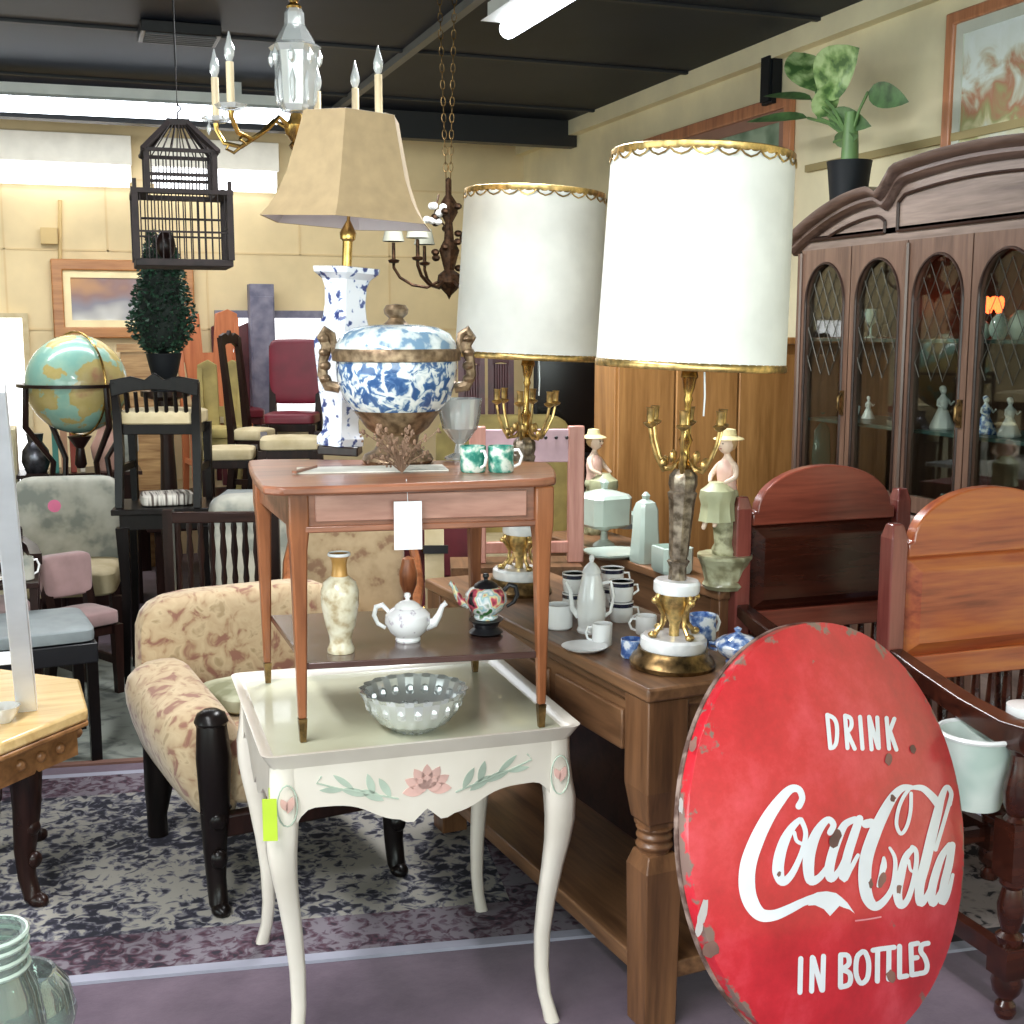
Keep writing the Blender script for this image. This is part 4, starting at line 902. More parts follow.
# ================================================================ ARCHED ARMCHAIRS
def arch_chair(label, loc, rz, wd_, panel):
    t_ = thing('arched_armchair', label, 'armchair', loc, rz, 'arched back wooden armchairs')
    w = .27; bk = .22; H = 1.0
    for s_ in (-1, 1):
        q = M().box(s_*w-.024, s_*w+.024, bk-.025, bk+.025, 0, 1.0)
        q.frust((s_*w, bk, 1.0),(.048,.05),(.03,.03),.035); q.build('back_post', W['mahog_z'], t_, bev=.004)
        # turned front post
        q = M().cbox((s_*w, -.24, .39), (.062,.062,.13)).cbox((s_*w,-.24,.135),(.062,.062,.07))
        q.lathe([(.0,0),(.018,0),(.024,.012),(.022,.03),(.014,.04),(.03,.06),(.034,.08),(.03,.10)], 16, (s_*w,-.24,0))
        q.lathe([(.026,.17),(.03,.19),(.018,.20),(.027,.23),(.030,.26),(.02,.30),(.028,.31),(.028,.325)], 16, (s_*w,-.24,0))
        q.lathe([(.028,.455),(.02,.465),(.030,.49),(.032,.52),(.022,.57),(.018,.60),(.03,.615),(.026,.63)], 16, (s_*w,-.24,0)); q.build('front_post', W['mahog_dark'], t_, ang=30)
        q = M().sq([(s_*w,bk-.02,.71),(s_*w,.10,.685),(s_*w,-.06,.655),(s_*w,-.2,.64),(s_*w,-.29,.645)], [.018,.022,.024,.027,.03]); q.tube([(s_*w-.03,-.29,.64),(s_*w+.03,-.29,.64)], .03, 12)
        q.build('armrest', W['mahog_dark'], t_, bev=.004)
        M().box(s_*w-.015, s_*w+.015, -.21, bk-.02, .12, .16).build('stretcher', W['mahog_dark'], t_)
    n_ = 20; ar = .225
    arch = [(-w+.03,.95),(-w+.03,.985),(-ar-.0,.99)]+[(-ar*cos(pi*k/n_), .99+.125*sin(pi*k/n_)) for k in range(1, n_)]+[(ar,.99),(w-.03,.985),(w-.03,.95)]
    M().prism(arch, bk-.018, bk+.018).build('arched_crest', wd_, t_, bev=.004)
    # raised and fielded panel
    x0, x1, z0, z1 = -w+.03, w-.03, .70, .95; c = .035; fy = bk-.03; oy = bk-.004
    q = M().add([(x0,oy,z0),(x1,oy,z0),(x1,oy,z1),(x0,oy,z1),(x0+c,fy,z0+c),(x1-c,fy,z0+c),(x1-c,fy,z1-c),(x0+c,fy,z1-c),(x0,bk+.01,z0),(x1,bk+.01,z0),(x1,bk+.01,z1),(x0,bk+.01,z1)],
        [(4,5,6,7),(0,1,5,4),(1,2,6,5),(2,3,7,6),(3,0,4,7),(0,8,9,1),(1,9,10,2),(2,10,11,3),(3,11,8,0),(8,11,10,9)]); q.build('back_panel', panel, t_, smooth=False)
    M().box(x0, x1, bk-.018, bk+.018, .635, .70).build('lower_rail', wd_, t_, bev=.003)
    q = M()
    for k in range(9): x = -.2+k*.05; q.tube([(x,bk,.47),(x,bk,.55),(x,bk,.635)], [.008,.014,.009], 8)
    q.build('gallery_spindles', W['mahog_dark'], t_)
    M().box(-w+.0, w-.0, -.255, bk-.02, .425, .455).build('seat', W['mahog_dark'], t_, bev=.006)
    M().box(-w+.03, w-.03, -.25, -.22, .34, .425).build('seat_rail', W['orange'], t_, bev=.003)
    M().box(-w+.03, w-.03, -.25, -.23, .12, .16).build('front_stretcher', W['mahog_dark'], t_)
    return t_
c2 = arch_chair('nearer arched back armchair with a glowing orange brown panel, holding a pale pot', (2.17, 2.29, 0), 0, W['orange'], W['orange'])
c1 = arch_chair('farther arched back armchair with a dark nearly black panel beside the console', (2.075, 2.86, 0), radians(0), W['mahog'], W['mahog_dark'])
potp = (*dp(975, 790, 2.66).xy, .4555)
pot = thing('planter', 'white and pale green ceramic pot standing on the seat of the nearer arched armchair', 'pot', potp)
M().lathe([(.0,0),(.055,0),(.06,.02),(.075,.11),(.082,.15),(.088,.165),(.082,.17),(.074,.16),(.066,.11),(.0,.02)], 32).build('pot_body', mottled('pale_glaze',[(.4,(186,204,196)),(.55,(222,230,224))],5,.2,coat=.4,bm=0), pot)
M().tube([(.085*cos(k*pi/16),.085*sin(k*pi/16),.167) for k in range(32)], .006, 6, closed=True).build('rim', W['porc'], pot)
tin = thing('floral_tin', 'tall dark tin with green and orange flowers and a white lid beside the pale pot', 'tin', (*dp(1024, 760, 2.68).xy, .4555))
M().lathe([(.0,0),(.04,0),(.042,.01),(.042,.2),(.0,.2)], 28).build('can', mottled('floral_tin',[(.36,(30,36,40)),(.46,(50,90,70)),(.54,(110,150,90)),(.6,(190,90,60)),(.68,(34,50,70))],22,.3,bm=0), tin)
M().lathe([(.0,.2),(.044,.2),(.044,.222),(.0,.226)], 28).build('lid', W['porc'], tin)
# ================================================================ REAR CONSOLE
RZ = .765; rc = zp(742, 600, RZ); RCR = radians(5)
rt = thing('rear_console', 'narrow higher wooden console behind the near one, carrying pale green glass and a figurine', 'table', (rc.x+.0, rc.y+.13, 0), RCR)
M().box(0, .24, 0, 1.15, RZ-.03, RZ).build('table_top', W['oak'], rt, bev=.005)
M().box(.012, .198, .02, 1.13, .56, RZ-.03).build('frieze', W['oak'], rt)
M().box(.02, .19, .02, 1.13, .1, .13).build('lower_shelf', W['oak'], rt)
for x in (.03, .18):
    for y in (.03, 1.12): M().sq([(x,y,0),(x,y,RZ-.03)], .022).build('leg', W['oak_z'], rt, bev=.003)
def rct(px, py): return at(zp(px, py, RZ), RZ+.0005)
# pale green glass pieces
cpt = thing('cake_cover', 'pale green glass covered compote at the left end of the rear console', 'dish', rct(604, 546), .15)
M().lathe([(.0,0),(.035,0),(.03,.01),(.012,.02),(.010,.045),(.03,.06),(.0,.06)], 28).build('foot', W['porc_g'], cpt)
sqlathe(M(), [(.055,.06),(.066,.07),(.068,.15),(.06,.16),(.03,.17),(.008,.175),(.008,.185),(.012,.195),(.004,.205)], ch=.3).build('cover', W['porc_g'], cpt, ang=30)
ctt = thing('glass_jar', 'tall pale green square glass jar with knobbed lid next to the compote', 'jar', rct(645, 562), .1)
sqlathe(M(), [(.034,0),(.036,.01),(.03,.10),(.029,.15),(.022,.17),(.008,.18),(.010,.19),(.003,.2)], ch=.3).build('body', W['porc_g'], ctt, ang=30)
tag(sqlathe(M(), [(.055,0),(.075,.01),(.078,.016),(.06,.014)], ch=.4).build('square_plate', W['porc_g'], None, loc=rct(622, 556), ang=30), 'flat pale green glass plate lying before the covered compote', 'plate')
bpy.data.objects['square_plate'].location.x -= .035
tag(sqlathe(M(), [(.04,0),(.045,.01),(.045,.07),(.04,.072),(.038,.02)], ch=.2).build('glass_box', W['porc_g'], None, loc=rct(672, 572), ang=30), 'low pale green square glass box behind the near lamp column', 'box')
tag(M().lathe([(.0,0),(.03,0),(.05,.02),(.053,.05),(.05,.05),(.046,.02),(.0,.01)], 24).build('small_basin', W['porc_g'], None, loc=rct(627, 528)), 'small pale green bowl at the back between the compote and the tall jar', 'bowl')
for n_ in ('cake_cover','glass_jar','square_plate','glass_box','small_basin'): bpy.data.objects[n_].scale = (1.13,)*3
# planter under figure
pn = thing('oval_planter', 'grey green oval ceramic planter under the seated figurine on the rear console', 'planter', rct(724, 588), .2); pn.scale = (1.13,1.13,1)
M().lathe([(.0,0),(.05,0),(.056,.012),(.05,.025),(.058,.06),(.066,.085),(.07,.09),(.07,.10),(.0,.10)], 28, mod=lambda a, j: 1+.03*cos(12*a)).build('planter_body', mottled('celadon',[(.4,(130,126,96)),(.6,(178,178,146))],30,.3,coat=.3), pn)
# ---- figurines with bodies grown from a skeleton
def skin(name, pts, edges, rad, mat_, parent, root=0):
    me = bpy.data.meshes.new(name); me.from_pydata(pts, edges, []); o = bpy.data.objects.new(name, me); COL.objects.link(o); o.parent = parent
    md_ = o.modifiers.new('skin', 'SKIN'); md_.use_smooth_shade = True
    if not me.skin_vertices:
        pass
    lay = me.skin_vertices[0].data
    for i, r in enumerate(rad): lay[i].radius = (r, r) if not hasattr(r, '__len__') else r
    lay[root].use_root = True
    s2 = o.modifiers.new('sub', 'SUBSURF'); s2.levels = 2; s2.render_levels = 2
    me.materials.append(mat_); return o
pinkf = plain('pink_bisque', (226,186,170), .45, var=.04); greenf = plain('green_skirt', (186,188,150), .45, var=.08); skinf = plain('bisque_skin', (232,206,184), .4)
hatf = plain('cream_hat', (232,216,164), .5)
def seated(label, loc, rz, s, hat=True):
    t_ = thing('seated_figurine', label, 'figurine', loc, rz); t_.scale = (s,)*3
    M().lathe([(.0,0),(.035,0),(.038,.01),(.03,.03),(.034,.08),(.03,.13),(.026,.15),(.0,.15)], 18, mod=lambda a, j: 1+.08*cos(5*a+j)).build('rock_seat', mottled('mossy',[(.4,(120,116,84)),(.6,(176,174,140))],40,.5), t_)
    P_ = [(0,0,.158),(0,.0,.185),(0,.004,.215),(0,.004,.25),(0,0,.268),(0,-.004,.285),
          (-.03,0,.24),(-.042,-.018,.212),(-.02,-.045,.198),(.03,0,.24),(.044,-.014,.214),(.03,-.045,.20),
          (-.02,-.005,.155),(-.020,-.058,.158),(-.018,-.058,.10),(-.018,-.070,.070),(.02,-.005,.155),(.020,-.056,.158),(.018,-.056,.11),(.018,-.066,.080)]
    E_ = [(0,1),(1,2),(2,3),(3,4),(4,5),(3,6),(6,7),(7,8),(3,9),(9,10),(10,11),(0,12),(12,13),(13,14),(14,15),(0,16),(16,17),(17,18),(18,19)]
    R_ = [.024,.02,.022,.018,.009,.008,.010,.008,.005,.010,.008,.005,.018,.013,.008,.006,.018,.013,.008,.006]
    skin('body', P_, E_, R_, skinf, t_)
    M().ell((0,-.006,.300),(.021,.023,.026),14,10).ell((0,-.030,.298),(.003,.004,.004),6,5).ell((-.019,-.004,.298),(.003,.004,.006),6,5).ell((.019,-.004,.298),(.003,.004,.006),6,5).build('head', skinf, t_)
    q = M().ell((-.008,-.0275,.303),(.0025,.002,.002),6,4).ell((.008,-.0275,.303),(.0025,.002,.002),6,4); q.build('eyes', plain('eye_dark'+str(s),(60,44,40),.4), t_)
    M().ell((0,-.0275,.289),(.005,.002,.0015),8,4).build('mouth', plain('mouth_rose'+str(s),(180,90,84),.4), t_)
    M().ell((0,.007,.306),(.024,.022,.026),12,8).build('hair', plain('hair_tan'+str(s),(190,156,110),.6), t_)
    M().lathe([(.03,.178),(.027,.20),(.03,.225),(.026,.245),(.014,.258)], 20, sy=.85).build('bodice', pinkf, t_)
    q = M().lathe([(.050,.095),(.046,.12),(.044,.14),(.05,.16),(.047,.178),(.03,.19),(.022,.20)], 28, (0,-.036,0), .95, 1.0, mod=lambda a, j: 1+(.07*cos(9*a) if j < 3 else .02*cos(9*a))); q.ell((0,-.005,.165),(.036,.036,.026),16,10); q.build('skirt', greenf, t_)
    if hat: M().lathe([(.0,.345),(.018,.342),(.022,.325),(.04,.318),(.042,.315),(.02,.316),(.0,.33)], 22, (0,.004,-.002), mtx=None).build('hat', hatf, t_)
    return t_
fz = RZ+.1005
f1 = seated('seated porcelain lady in pink top, green skirt and cream hat raised on the oval planter', at(zp(724,588,RZ), fz), -.9-YAW, 1.05)
# bust figure behind the farther lamp
f2 = seated('seated porcelain lady with cream hat behind the pale green covered compote', rct(588, 500), .9-YAW, 1.12)
f2.location = (*(dp(594, 500, 4.5).xy), RZ+.0005)
# pinkish wooden rack with pegs
pr = dp(575, 573, 4.02)
wr = thing('peg_rack', 'pinkish wooden frame with dark pegs along its top board behind the walnut table', 'rack', (pr.x, pr.y, .7505), radians(-16))
wr.scale = (1.06,1,1.06)
for x in (0, -.30): M().box(x-.025, x+.025, -.015, .015, 0, .42).build('upright', W['pink_wood'], wr, bev=.004)
M().box(-.28, -.02, -.012, .012, .31, .41).build('peg_board', plain('pink_board',(200,166,176),.5,var=.08), wr, bev=.003)
M().box(-.28, -.02, -.012, .012, .03, .065).build('lower_bar', W['pink_wood'], wr, bev=.003)
for k in range(4): M().ell((-.03-k*.032, -.016, .385), .0055, 8, 6).build('peg', W['blackseat'], wr)
pr.z = 0
rs = thing('side_table', 'plain wooden stand behind the console that carries the peg rack', 'table', (pr.x-.15, pr.y+.08, 0), radians(-16))
M().box(-.24,.18,-.12,.08,.72,.75).build('table_top', W['oak'], rs)
for x in (-.22,.16):
    for y in (-.10,.06): M().sq([(x,y,0),(x,y,.72)], .018).build('leg', W['oak_z'], rs)
# ================================================================ TAPESTRY ARMCHAIR (left)
fa, fb = zp(218,912,0), zp(168,838,0)
TR = radians(9); 
ta = thing('tapestry_armchair', 'low floral tapestry armchair with dark carved scroll front posts on the navy rug', 'armchair', (fa.x+.25*cos(TR)-.28*sin(TR), fa.y+.25*sin(TR)+.28*cos(TR), 0), TR)
def carved_leg(q, x, y, h, s=1, out=-1):
    q.tube([(x,y-.0,h),(x,y-.012,h*.82),(x,y-.008,h*.6),(x,y+.006,h*.35),(x,y+.004,h*.18),(x,y-.012,h*.06),(x,y-.03,.018)], [.036*s,.044*s,.038*s,.030*s,.025*s,.024*s,.020*s], 12)
    q.ell((x,y-.03,.02),(.024*s,.034*s,.02),10,7)
    for z in (.9,.72,.5,.3): q.ell((x,y-.03*s,h*z),(.022*s,.016*s,h*.05),8,6)
    q.tube([(x-.035*s,y-.01,h*.55),(x,y-.035*s,h*.52),(x+.035*s,y-.01,h*.55)], .008*s, 6)
    return q
for s_ in (-1, 1):
    q = carved_leg(M(), s_*.25, -.28, .52, 1.05); q.lathe([(.036,0),(.044,.015),(.036,.035),(.02,.045)], 14, (s_*.25,-.28,.5)); q.build('front_post', W['black'], ta)
    M().tube([(s_*.26,.26,.32),(s_*.265,.275,.16),(s_*.27,.29,.07),(s_*.27,.285,.0)], [.05,.042,.03,.03], 10).build('rear_leg', W['black'], ta)
    q = M(); vs = []; fs = []
    # rolled upholstered arm sweeping outwards
    ys = [-.27,-.22,-.12,0,.1,.2,.30]; 
    for i, y in enumerate(ys):
        zt_ = .505+.05*(i/6)+(-.03 if i == 0 else 0); bulge = .062*sin(pi*min(.6,(i+1)/8))+(.0 if i else -.03)
        sec = [(.17,.22),(.16,.40),(.165,zt_-.02),(.20,zt_+.012),(.27+bulge*.5,zt_+.012),(.30+bulge,zt_-.03),(.305+bulge,zt_-.10),(.28+bulge*.7,.30),(.25+bulge*.3,.22)]
        vs += [(s_*x, y, z) for x, z in sec]
    for i in range(6):
        for k in range(9): fs.append((i*9+k, i*9+(k+1)%9, (i+1)*9+(k+1)%9, (i+1)*9+k))
    fs += [tuple(range(9)), tuple(range(54, 63))]
    o = q.add(vs, fs).build('upholstered_arm', W['floral'], ta, ang=60); sb_ = o.modifiers.new('s', 'SUBSURF'); sb_.levels = sb_.render_levels = 1
q = M().cushion((0.02,.34,.50),(.64,.15,.46), .0, e=.4); q.build('backrest', W['floral'], ta)
M().cushion((0,-.02,.34),(.46,.54,.16), .015, e=.35).build('seat', W['floral'], ta)
M().box(-.24,.24,-.29,-.25,.20,.26).build('seat_rail', W['dark'], ta, bev=.006)
cl = M().cushion((0,0,.03),(.22,.26,.06), .0, e=.5); tag(cl.build('folded_cloth', mottled('sage_cloth',[(.4,(120,120,92)),(.6,(176,176,150))],8,.9), None, loc=at(dp(245,645,3.5),.432), rot=.3), 'folded sage green cloth lying on the seat of the tapestry armchair', 'cloth')
ck = thing('wooden_case', 'dark wooden case lying on the tapestry armchair behind the cream table', 'case', at(dp(290,655,3.42),.435), -.1)
M().box(-.07,.09,-.08,.08,0,.07).build('case_body', W['dark'], ck, bev=.005); M().box(-.072,.092,-.082,.082,.07,.085).build('lid', W['darkx'], ck, bev=.005)
# ================================================================ LEFT FOREGROUND
T0 = .50; pA, pB, pC, pD = zp(90,716,T0), zp(78,672,T0), zp(38,662,T0), zp(-10,748,T0)
tt = thing('octagonal_table', 'tan topped octagonal table with carved apron cut off at the left edge of the view', 'table', (pA.x-.42, pA.y, 0))
ox, oy = tt.location.x, tt.location.y
cx_, cy_ = pA.x-.46, (pA.y+pB.y)/2+.02; Rm = .47
ea_ = atan2(pB.y-pA.y, pB.x-pA.x); nrm_ = Vector((sin(ea_), -cos(ea_), 0))   # outward from the table at the right hand edge
Rm = .40; PH = ea_-pi/2-pi/8; mid_ = (pA+pB)/2; cen_ = mid_-nrm_*(Rm*cos(pi/8))
octo = [(Rm*cos(PH+pi/4*k), Rm*sin(PH+pi/4*k)) for k in range(8)]
tt.location = (cen_.x, cen_.y, 0)
M().prism(octo, T0-.035, T0, 'z').build('table_top', W['tan'], tt, bev=.008, ang=30)
M().ring([(x*1.0, y*1.0) for x, y in octo], [(x*.9, y*.9) for x, y in octo], T0-.05, T0-.036, 'z').build('edge_moulding', W['tan_edge'], tt, bev=.004)
M().ring([(x*.92, y*.92) for x, y in octo], [(x*.86, y*.86) for x, y in octo], T0-.13, T0-.05, 'z').build('apron', W['tan_edge'], tt)
q = M()
for k in range(8):
    a = PH+pi/4*k+pi/8; r_ = Rm*.92*cos(pi/8)+.004
    for u in (-.07, 0, .07): M().ell((r_*cos(a)-u*sin(a), r_*sin(a)+u*cos(a), T0-.09), (.014,.014,.016), 8, 6).build('carved_boss', W['tan_edge'], tt)
lp_ = zp(30, 905, 0)-Vector((cen_.x, cen_.y, 0)); la_, lr_ = atan2(lp_.y, lp_.x), min(lp_.xy.length, Rm*.86)
for k in range(4):
    a = la_+k*pi/2; q = M(); r_ = lr_
    mt = Matrix.Translation((r_*cos(a), r_*sin(a), 0)) @ Matrix.Rotation(a+pi/2, 4, 'Z')
    carved_leg(q, 0, 0, T0-.06, .95); q.v = [tuple(mt @ Vector(p)) for p in q.v]; q.build('carved_leg', W['dark'], tt)
# white easel on the table
wl0, wl1 = dp(-6, 385, 2.35), zp(27, 708, T0)
es = thing('easel', 'white painted wooden easel leaning out of view on the tan table', 'easel', (wl1.x, wl1.y, T0+.002))
top = wl0-wl1; q = M().sq([(0,0,0),(top.x, top.y, top.z)], [.026,.020]); q.build('leg', W['white'], es, bev=.003)
q = M().sq([(-.42,.05,0),(-.42-top.x*-1.0+.0, .05+top.y, top.z)], [.022,.016]); q.build('leg', W['white'], es, bev=.003)
q = M().sq([(-.21,.22,0),(-.21,.05,top.z*.95)], [.018,.014]); q.build('rear_leg', W['white'], es, bev=.003)
M().box(-.40,-.02,.0,.03,.12,.15).build('crossbar', W['white'], es, bev=.003)
jar('crystal_dish', 'small sparkling glass dish on the tan table beside the easel foot', 'dish', at(zp(4,722,T0),T0+.001), .7, [(.0,0),(.03,0),(.05,.03),(.06,.06),(.05,.05),(.0,.01)], W['crystal'])
sc_ = thing('pink_stool', 'pink velvet stool with dark legs half hidden behind the tan table', 'stool', at(dp(-32,800,3.75),0))
M().cushion((0,0,.33),(.24,.24,.11), .02).build('seat', W['rosevelvet'], sc_)
for s_ in (-1,1):
    for u_ in (-1,1): q = carved_leg(M(), s_*.08, u_*.08, .29, .7); q.build('leg', W['dark'], sc_)
# jars at the bottom-left
jp = dp(2, 1010, 1.62)
gj = thing('glass_jar', 'green glass canning jar with threaded neck in the bottom left corner', 'jar', (jp.x-.01, jp.y, .63))
M().lathe([(.0,0),(.045,0),(.052,.01),(.052,.09),(.045,.12),(.038,.135),(.036,.17),(.032,.17),(.035,.13),(.048,.09),(.048,.01),(.0,.006)], 36).build('jar_body', W['greenjar'], gj)
q = M()
for z in (.14,.15,.16,.168): q.tube([(.038*cos(k*pi/12),.038*sin(k*pi/12),z) for k in range(24)], .0022, 5, closed=True)
q.build('threads', W['porc_g'], gj)
gj2 = jar('fish_bowl', 'wide round glass bowl behind the canning jar in the bottom left corner', 'bowl', (jp.x-.02, jp.y+.17, .60), 1.0, [(.0,0),(.05,0),(.08,.04),(.092,.09),(.08,.14),(.06,.165),(.055,.163),(.075,.138),(.086,.09),(.07,.03),(.0,.006)], W['greenjar'], 36)
gj2.location.z = .391; gj2.location.x += .035; gj2.location.y -= .02; gj2.scale = (.9,)*3
js = thing('plant_stand', 'small dark stand below the glass jars, out of view at the bottom left', 'stand', (jp.x-.1, jp.y+.08, 0))
M().box(-.22,.12,-.16,.2,.36,.39).build('stand_top', W['dark'], js); M().lathe([(.16,0),(.16,.03),(.03,.06),(.03,.36)], 20).build('column', W['dark'], js)
gj.location.z = .3905; gj.scale = (1.3,1.3,1.72)
# ================================================================ GENERIC CHAIR
def chair(name, label, loc, rz, w=.44, d=.42, sh=.45, h=.95, wd_='dark', seat='creamseat', back='splat', arms=False, cat='chair', lean=.05, panel=None, group=None, th=.02):
    t_ = thing(name, label, cat, loc, rz, group); X_ = w/2-th; Y_ = d/2-th; m_ = W[wd_]
    for s_ in (-1, 1):
        M().sq([(s_*X_,-Y_,0),(s_*X_,-Y_,sh-.04)], [th*.7, th]).build('front_leg', m_, t_)
        M().sq([(s_*X_,Y_+.04,0),(s_*X_,Y_,sh*.6),(s_*X_,Y_,sh),(s_*X_*1.03,Y_+lean*.5,(sh+h)/2),(s_*X_*1.06,Y_+lean,h-.02)], [th*.8,th,th,th*.8,th*.7]).build('back_post', m_, t_)
        M().box(s_*X_-.01, s_*X_+.01, -Y_, Y_, sh*.38, sh*.38+.03).build('stretcher', m_, t_)
        if arms:
            M().sq([(s_*(X_+.01),Y_+.01,sh+.24),(s_*(X_+.03),0,sh+.23),(s_*(X_+.02),-Y_+.02,sh+.22)], [th*.8,th,th*1.1]).tube([(s_*(X_+.02),-Y_+.02,sh+.22),(s_*(X_+.01),-Y_+.05,sh)], th*.8, 8).build('armrest', m_, t_)
    M().box(-X_, X_, -Y_, Y_, sh-.08, sh-.03).build('seat_rail', m_, t_, bev=.003)
    M().cushion((0,0,sh-.01),(w-.01,d-.01,.06), .012, e=.25).build('seat', W[seat], t_)
    yb = Y_+lean
    crest = [(-X_*1.1, h-.08),(-X_*1.12,h-.01),(-X_*.6,h+.005),(-X_*.25,h-.01),(0,h+.02),(X_*.25,h-.01),(X_*.6,h+.005),(X_*1.12,h-.01),(X_*1.1,h-.08),(X_*.5,h-.055),(0,h-.05),(-X_*.5,h-.055)]
    if back in ('splat','open','spindle','ladder','lattice'): M().prism(crest, yb-.012, yb+.012).build('crest_rail', m_, t_, bev=.003)
    if back == 'splat':
        sp_ = [(-.05,sh),( .05,sh),(.035,sh+.12),(.07,sh+.25),(.05,h-.06),(-.05,h-.06),(-.07,sh+.25),(-.035,sh+.12)]
        M().prism(sp_, Y_+lean*.5-.006, Y_+lean*.5+.006).build('splat', m_, t_)
    if back in ('spindle','lattice'):
        n_ = 7 if back == 'spindle' else 3
        for k in range(n_):
            x = -X_+2*X_*(k+1)/(n_+1); M().tube([(x,Y_,sh),(x,yb,h-.06)], .009, 6).build('spindle', m_, t_)
    if back == 'ladder':
        for u in (.3,.6): M().box(-X_, X_, Y_+lean*u-.008, Y_+lean*u+.008, sh+(h-sh)*u, sh+(h-sh)*u+.06).build('slat', m_, t_, bev=.003)
    if back == 'panel':
        M().cushion((0,yb-.02,(sh+h)/2+.04),(w,.07,h-sh-.04), 0, e=.3).build('backrest', W[panel or seat], t_)
    if back == 'planks':
        for s_ in (-1, 1): M().prism([(s_*.01,sh),(s_*.10,sh),(s_*(X_+.02),h),(s_*(X_-.04),h+.03),(s_*max(.02,X_-.12),h)], yb-.012, yb+.012).build('back_plank', m_, t_, bev=.003)
        M().box(-X_, X_, yb-.01, yb+.01, h-.3, h-.24).build('back_rail', m_, t_)
    if back == 'slab':
        M().prism([(-X_*.95,sh+.05),(X_*.95,sh+.05),(X_*1.1,h),(X_*.7,h+.03),(X_*.25,h-.04),(-X_*.25,h-.04),(-X_*.7,h+.03),(-X_*1.1,h)], yb-.012, yb+.012).build('backrest', m_, t_, bev=.004)
    return t_
# grey tapestry chair with pink sticker
gp = dp(67, 600, 5.55)
ga = thing('grey_armchair', 'pale grey tapestry armchair with a pink sticker on its back in the middle left', 'armchair', (gp.x, gp.y+.1, 0), -.12)
M().cushion((0,.2,.60),(.48,.14,.44), 0, e=.3).build('backrest', W['greyfab'], ga)
M().cushion((0,-.02,.38),(.48,.46,.12), .01, e=.3).build('seat', W['creamseat'], ga)
for s_ in (-1,1):
    M().sq([(s_*.24,-.2,0),(s_*.24,-.2,.32)], .02).build('front_leg', W['dark'], ga); M().sq([(s_*.24,.2,0),(s_*.24,.2,.4)], .02).build('rear_leg', W['dark'], ga)
M().lathe([(.0,-.12),(.03,-.12),(.03,-.119)], 12, (0,0,0), mtx=Matrix.Translation((-.05,.01,.69)) @ Matrix.Rotation(pi/2,4,'X')).build('sticker', W['pinkspot'], ga)
g2 = dp(285, 600, 4.98); ga2 = dup(ga, (g2.x, g2.y+.1, 0), .1, 'pale grey tapestry armchair glimpsed through the spindle settee')
for ch_ in [c for c in bpy.data.objects if c.parent == ga2 and c.name.startswith('sticker')]: bpy.data.objects.remove(ch_)
# beige cabinet, edge left
bx = dp(10, 480, 6.6); bc = thing('beige_cabinet', 'tall beige cabinet just behind the grey armchair at the left edge', 'cabinet', (bx.x-.03, bx.y, 0))
M().box(-.14,.07,0,.3,0,.98).build('carcass', plain('beige_paint',(196,184,150),.6), bc, bev=.004); M().box(-.13,.06,-.012,0,.05,.95).build('door', plain('beige_door',(200,190,158),.6), bc, bev=.004)
# dark armchair with open arm and small stuff, left
q_ = dp(35, 640, 4.9)
chair('dark_armchair', 'dark open armed chair with pinkish seat at the far left before the grey armchair', (q_.x-.23, q_.y+.0, 0), .15, .46,.44,.40,.70,'dark','rosevelvet','ladder',True,'armchair')
q_ = dp(90, 600, 5.1)
chair('pink_seat_chair', 'dark chair with a mauve pink oval back in front of the grey armchair', (q_.x-.03, q_.y-.05, 0), .5, .22,.24,.34,.56,'dark','rosevelvet','panel',False)
q_ = dp(60, 640, 4.35)
bs = thing('bench', 'dark bench with a pale grey padded seat near the white easel', 'bench', (q_.x-.08, q_.y, 0), .12)
M().cushion((0,0,.455),(.36,.42,.05), .008, e=.25).build('seat', W['greyseat'], bs); M().box(-.18,.18,-.21,.21,.36,.43).build('seat_frame', W['blackseat'], bs, bev=.004)
for s_ in (-1,1):
    for u_ in (-1,1): M().sq([(s_*.16,u_*.19,0),(s_*.16,u_*.19,.36)], .018).build('leg', W['black'], bs)
# small table with clutter
q_ = dp(30, 590, 4.75)
stb = thing('side_table', 'small dark table holding a tray and a pale cup at the far left', 'table', (q_.x-.12, q_.y-.0, 0))
stb.location = (dp(20,590,4.62).x-.1, dp(20,590,4.62).y, 0)
M().box(-.17,.17,-.14,.1,.56,.58).build('table_top', W['darkx'], stb, bev=.003)
for s_ in (-1,1):
    for u_ in (-.12,.08): M().sq([(s_*.15,u_,0),(s_*.15,u_,.56)], .014).build('leg', W['dark'], stb)
sl = stb.location
tag(M().lathe([(.0,0),(.09,0),(.1,.01),(.095,.012),(.0,.006)], 24).build('tray', plain('silver_tray',(190,190,186),.2,.7), None, loc=(sl.x-.03, sl.y-.02, .5805)), 'round silver tray on the small dark table at the far left', 'tray')
mug('cup', 'pale grey green cup on the small dark table at the far left', (sl.x+.12, sl.y-.06, .5805), .3, .035, .085, W['greyfab'], 'cup')
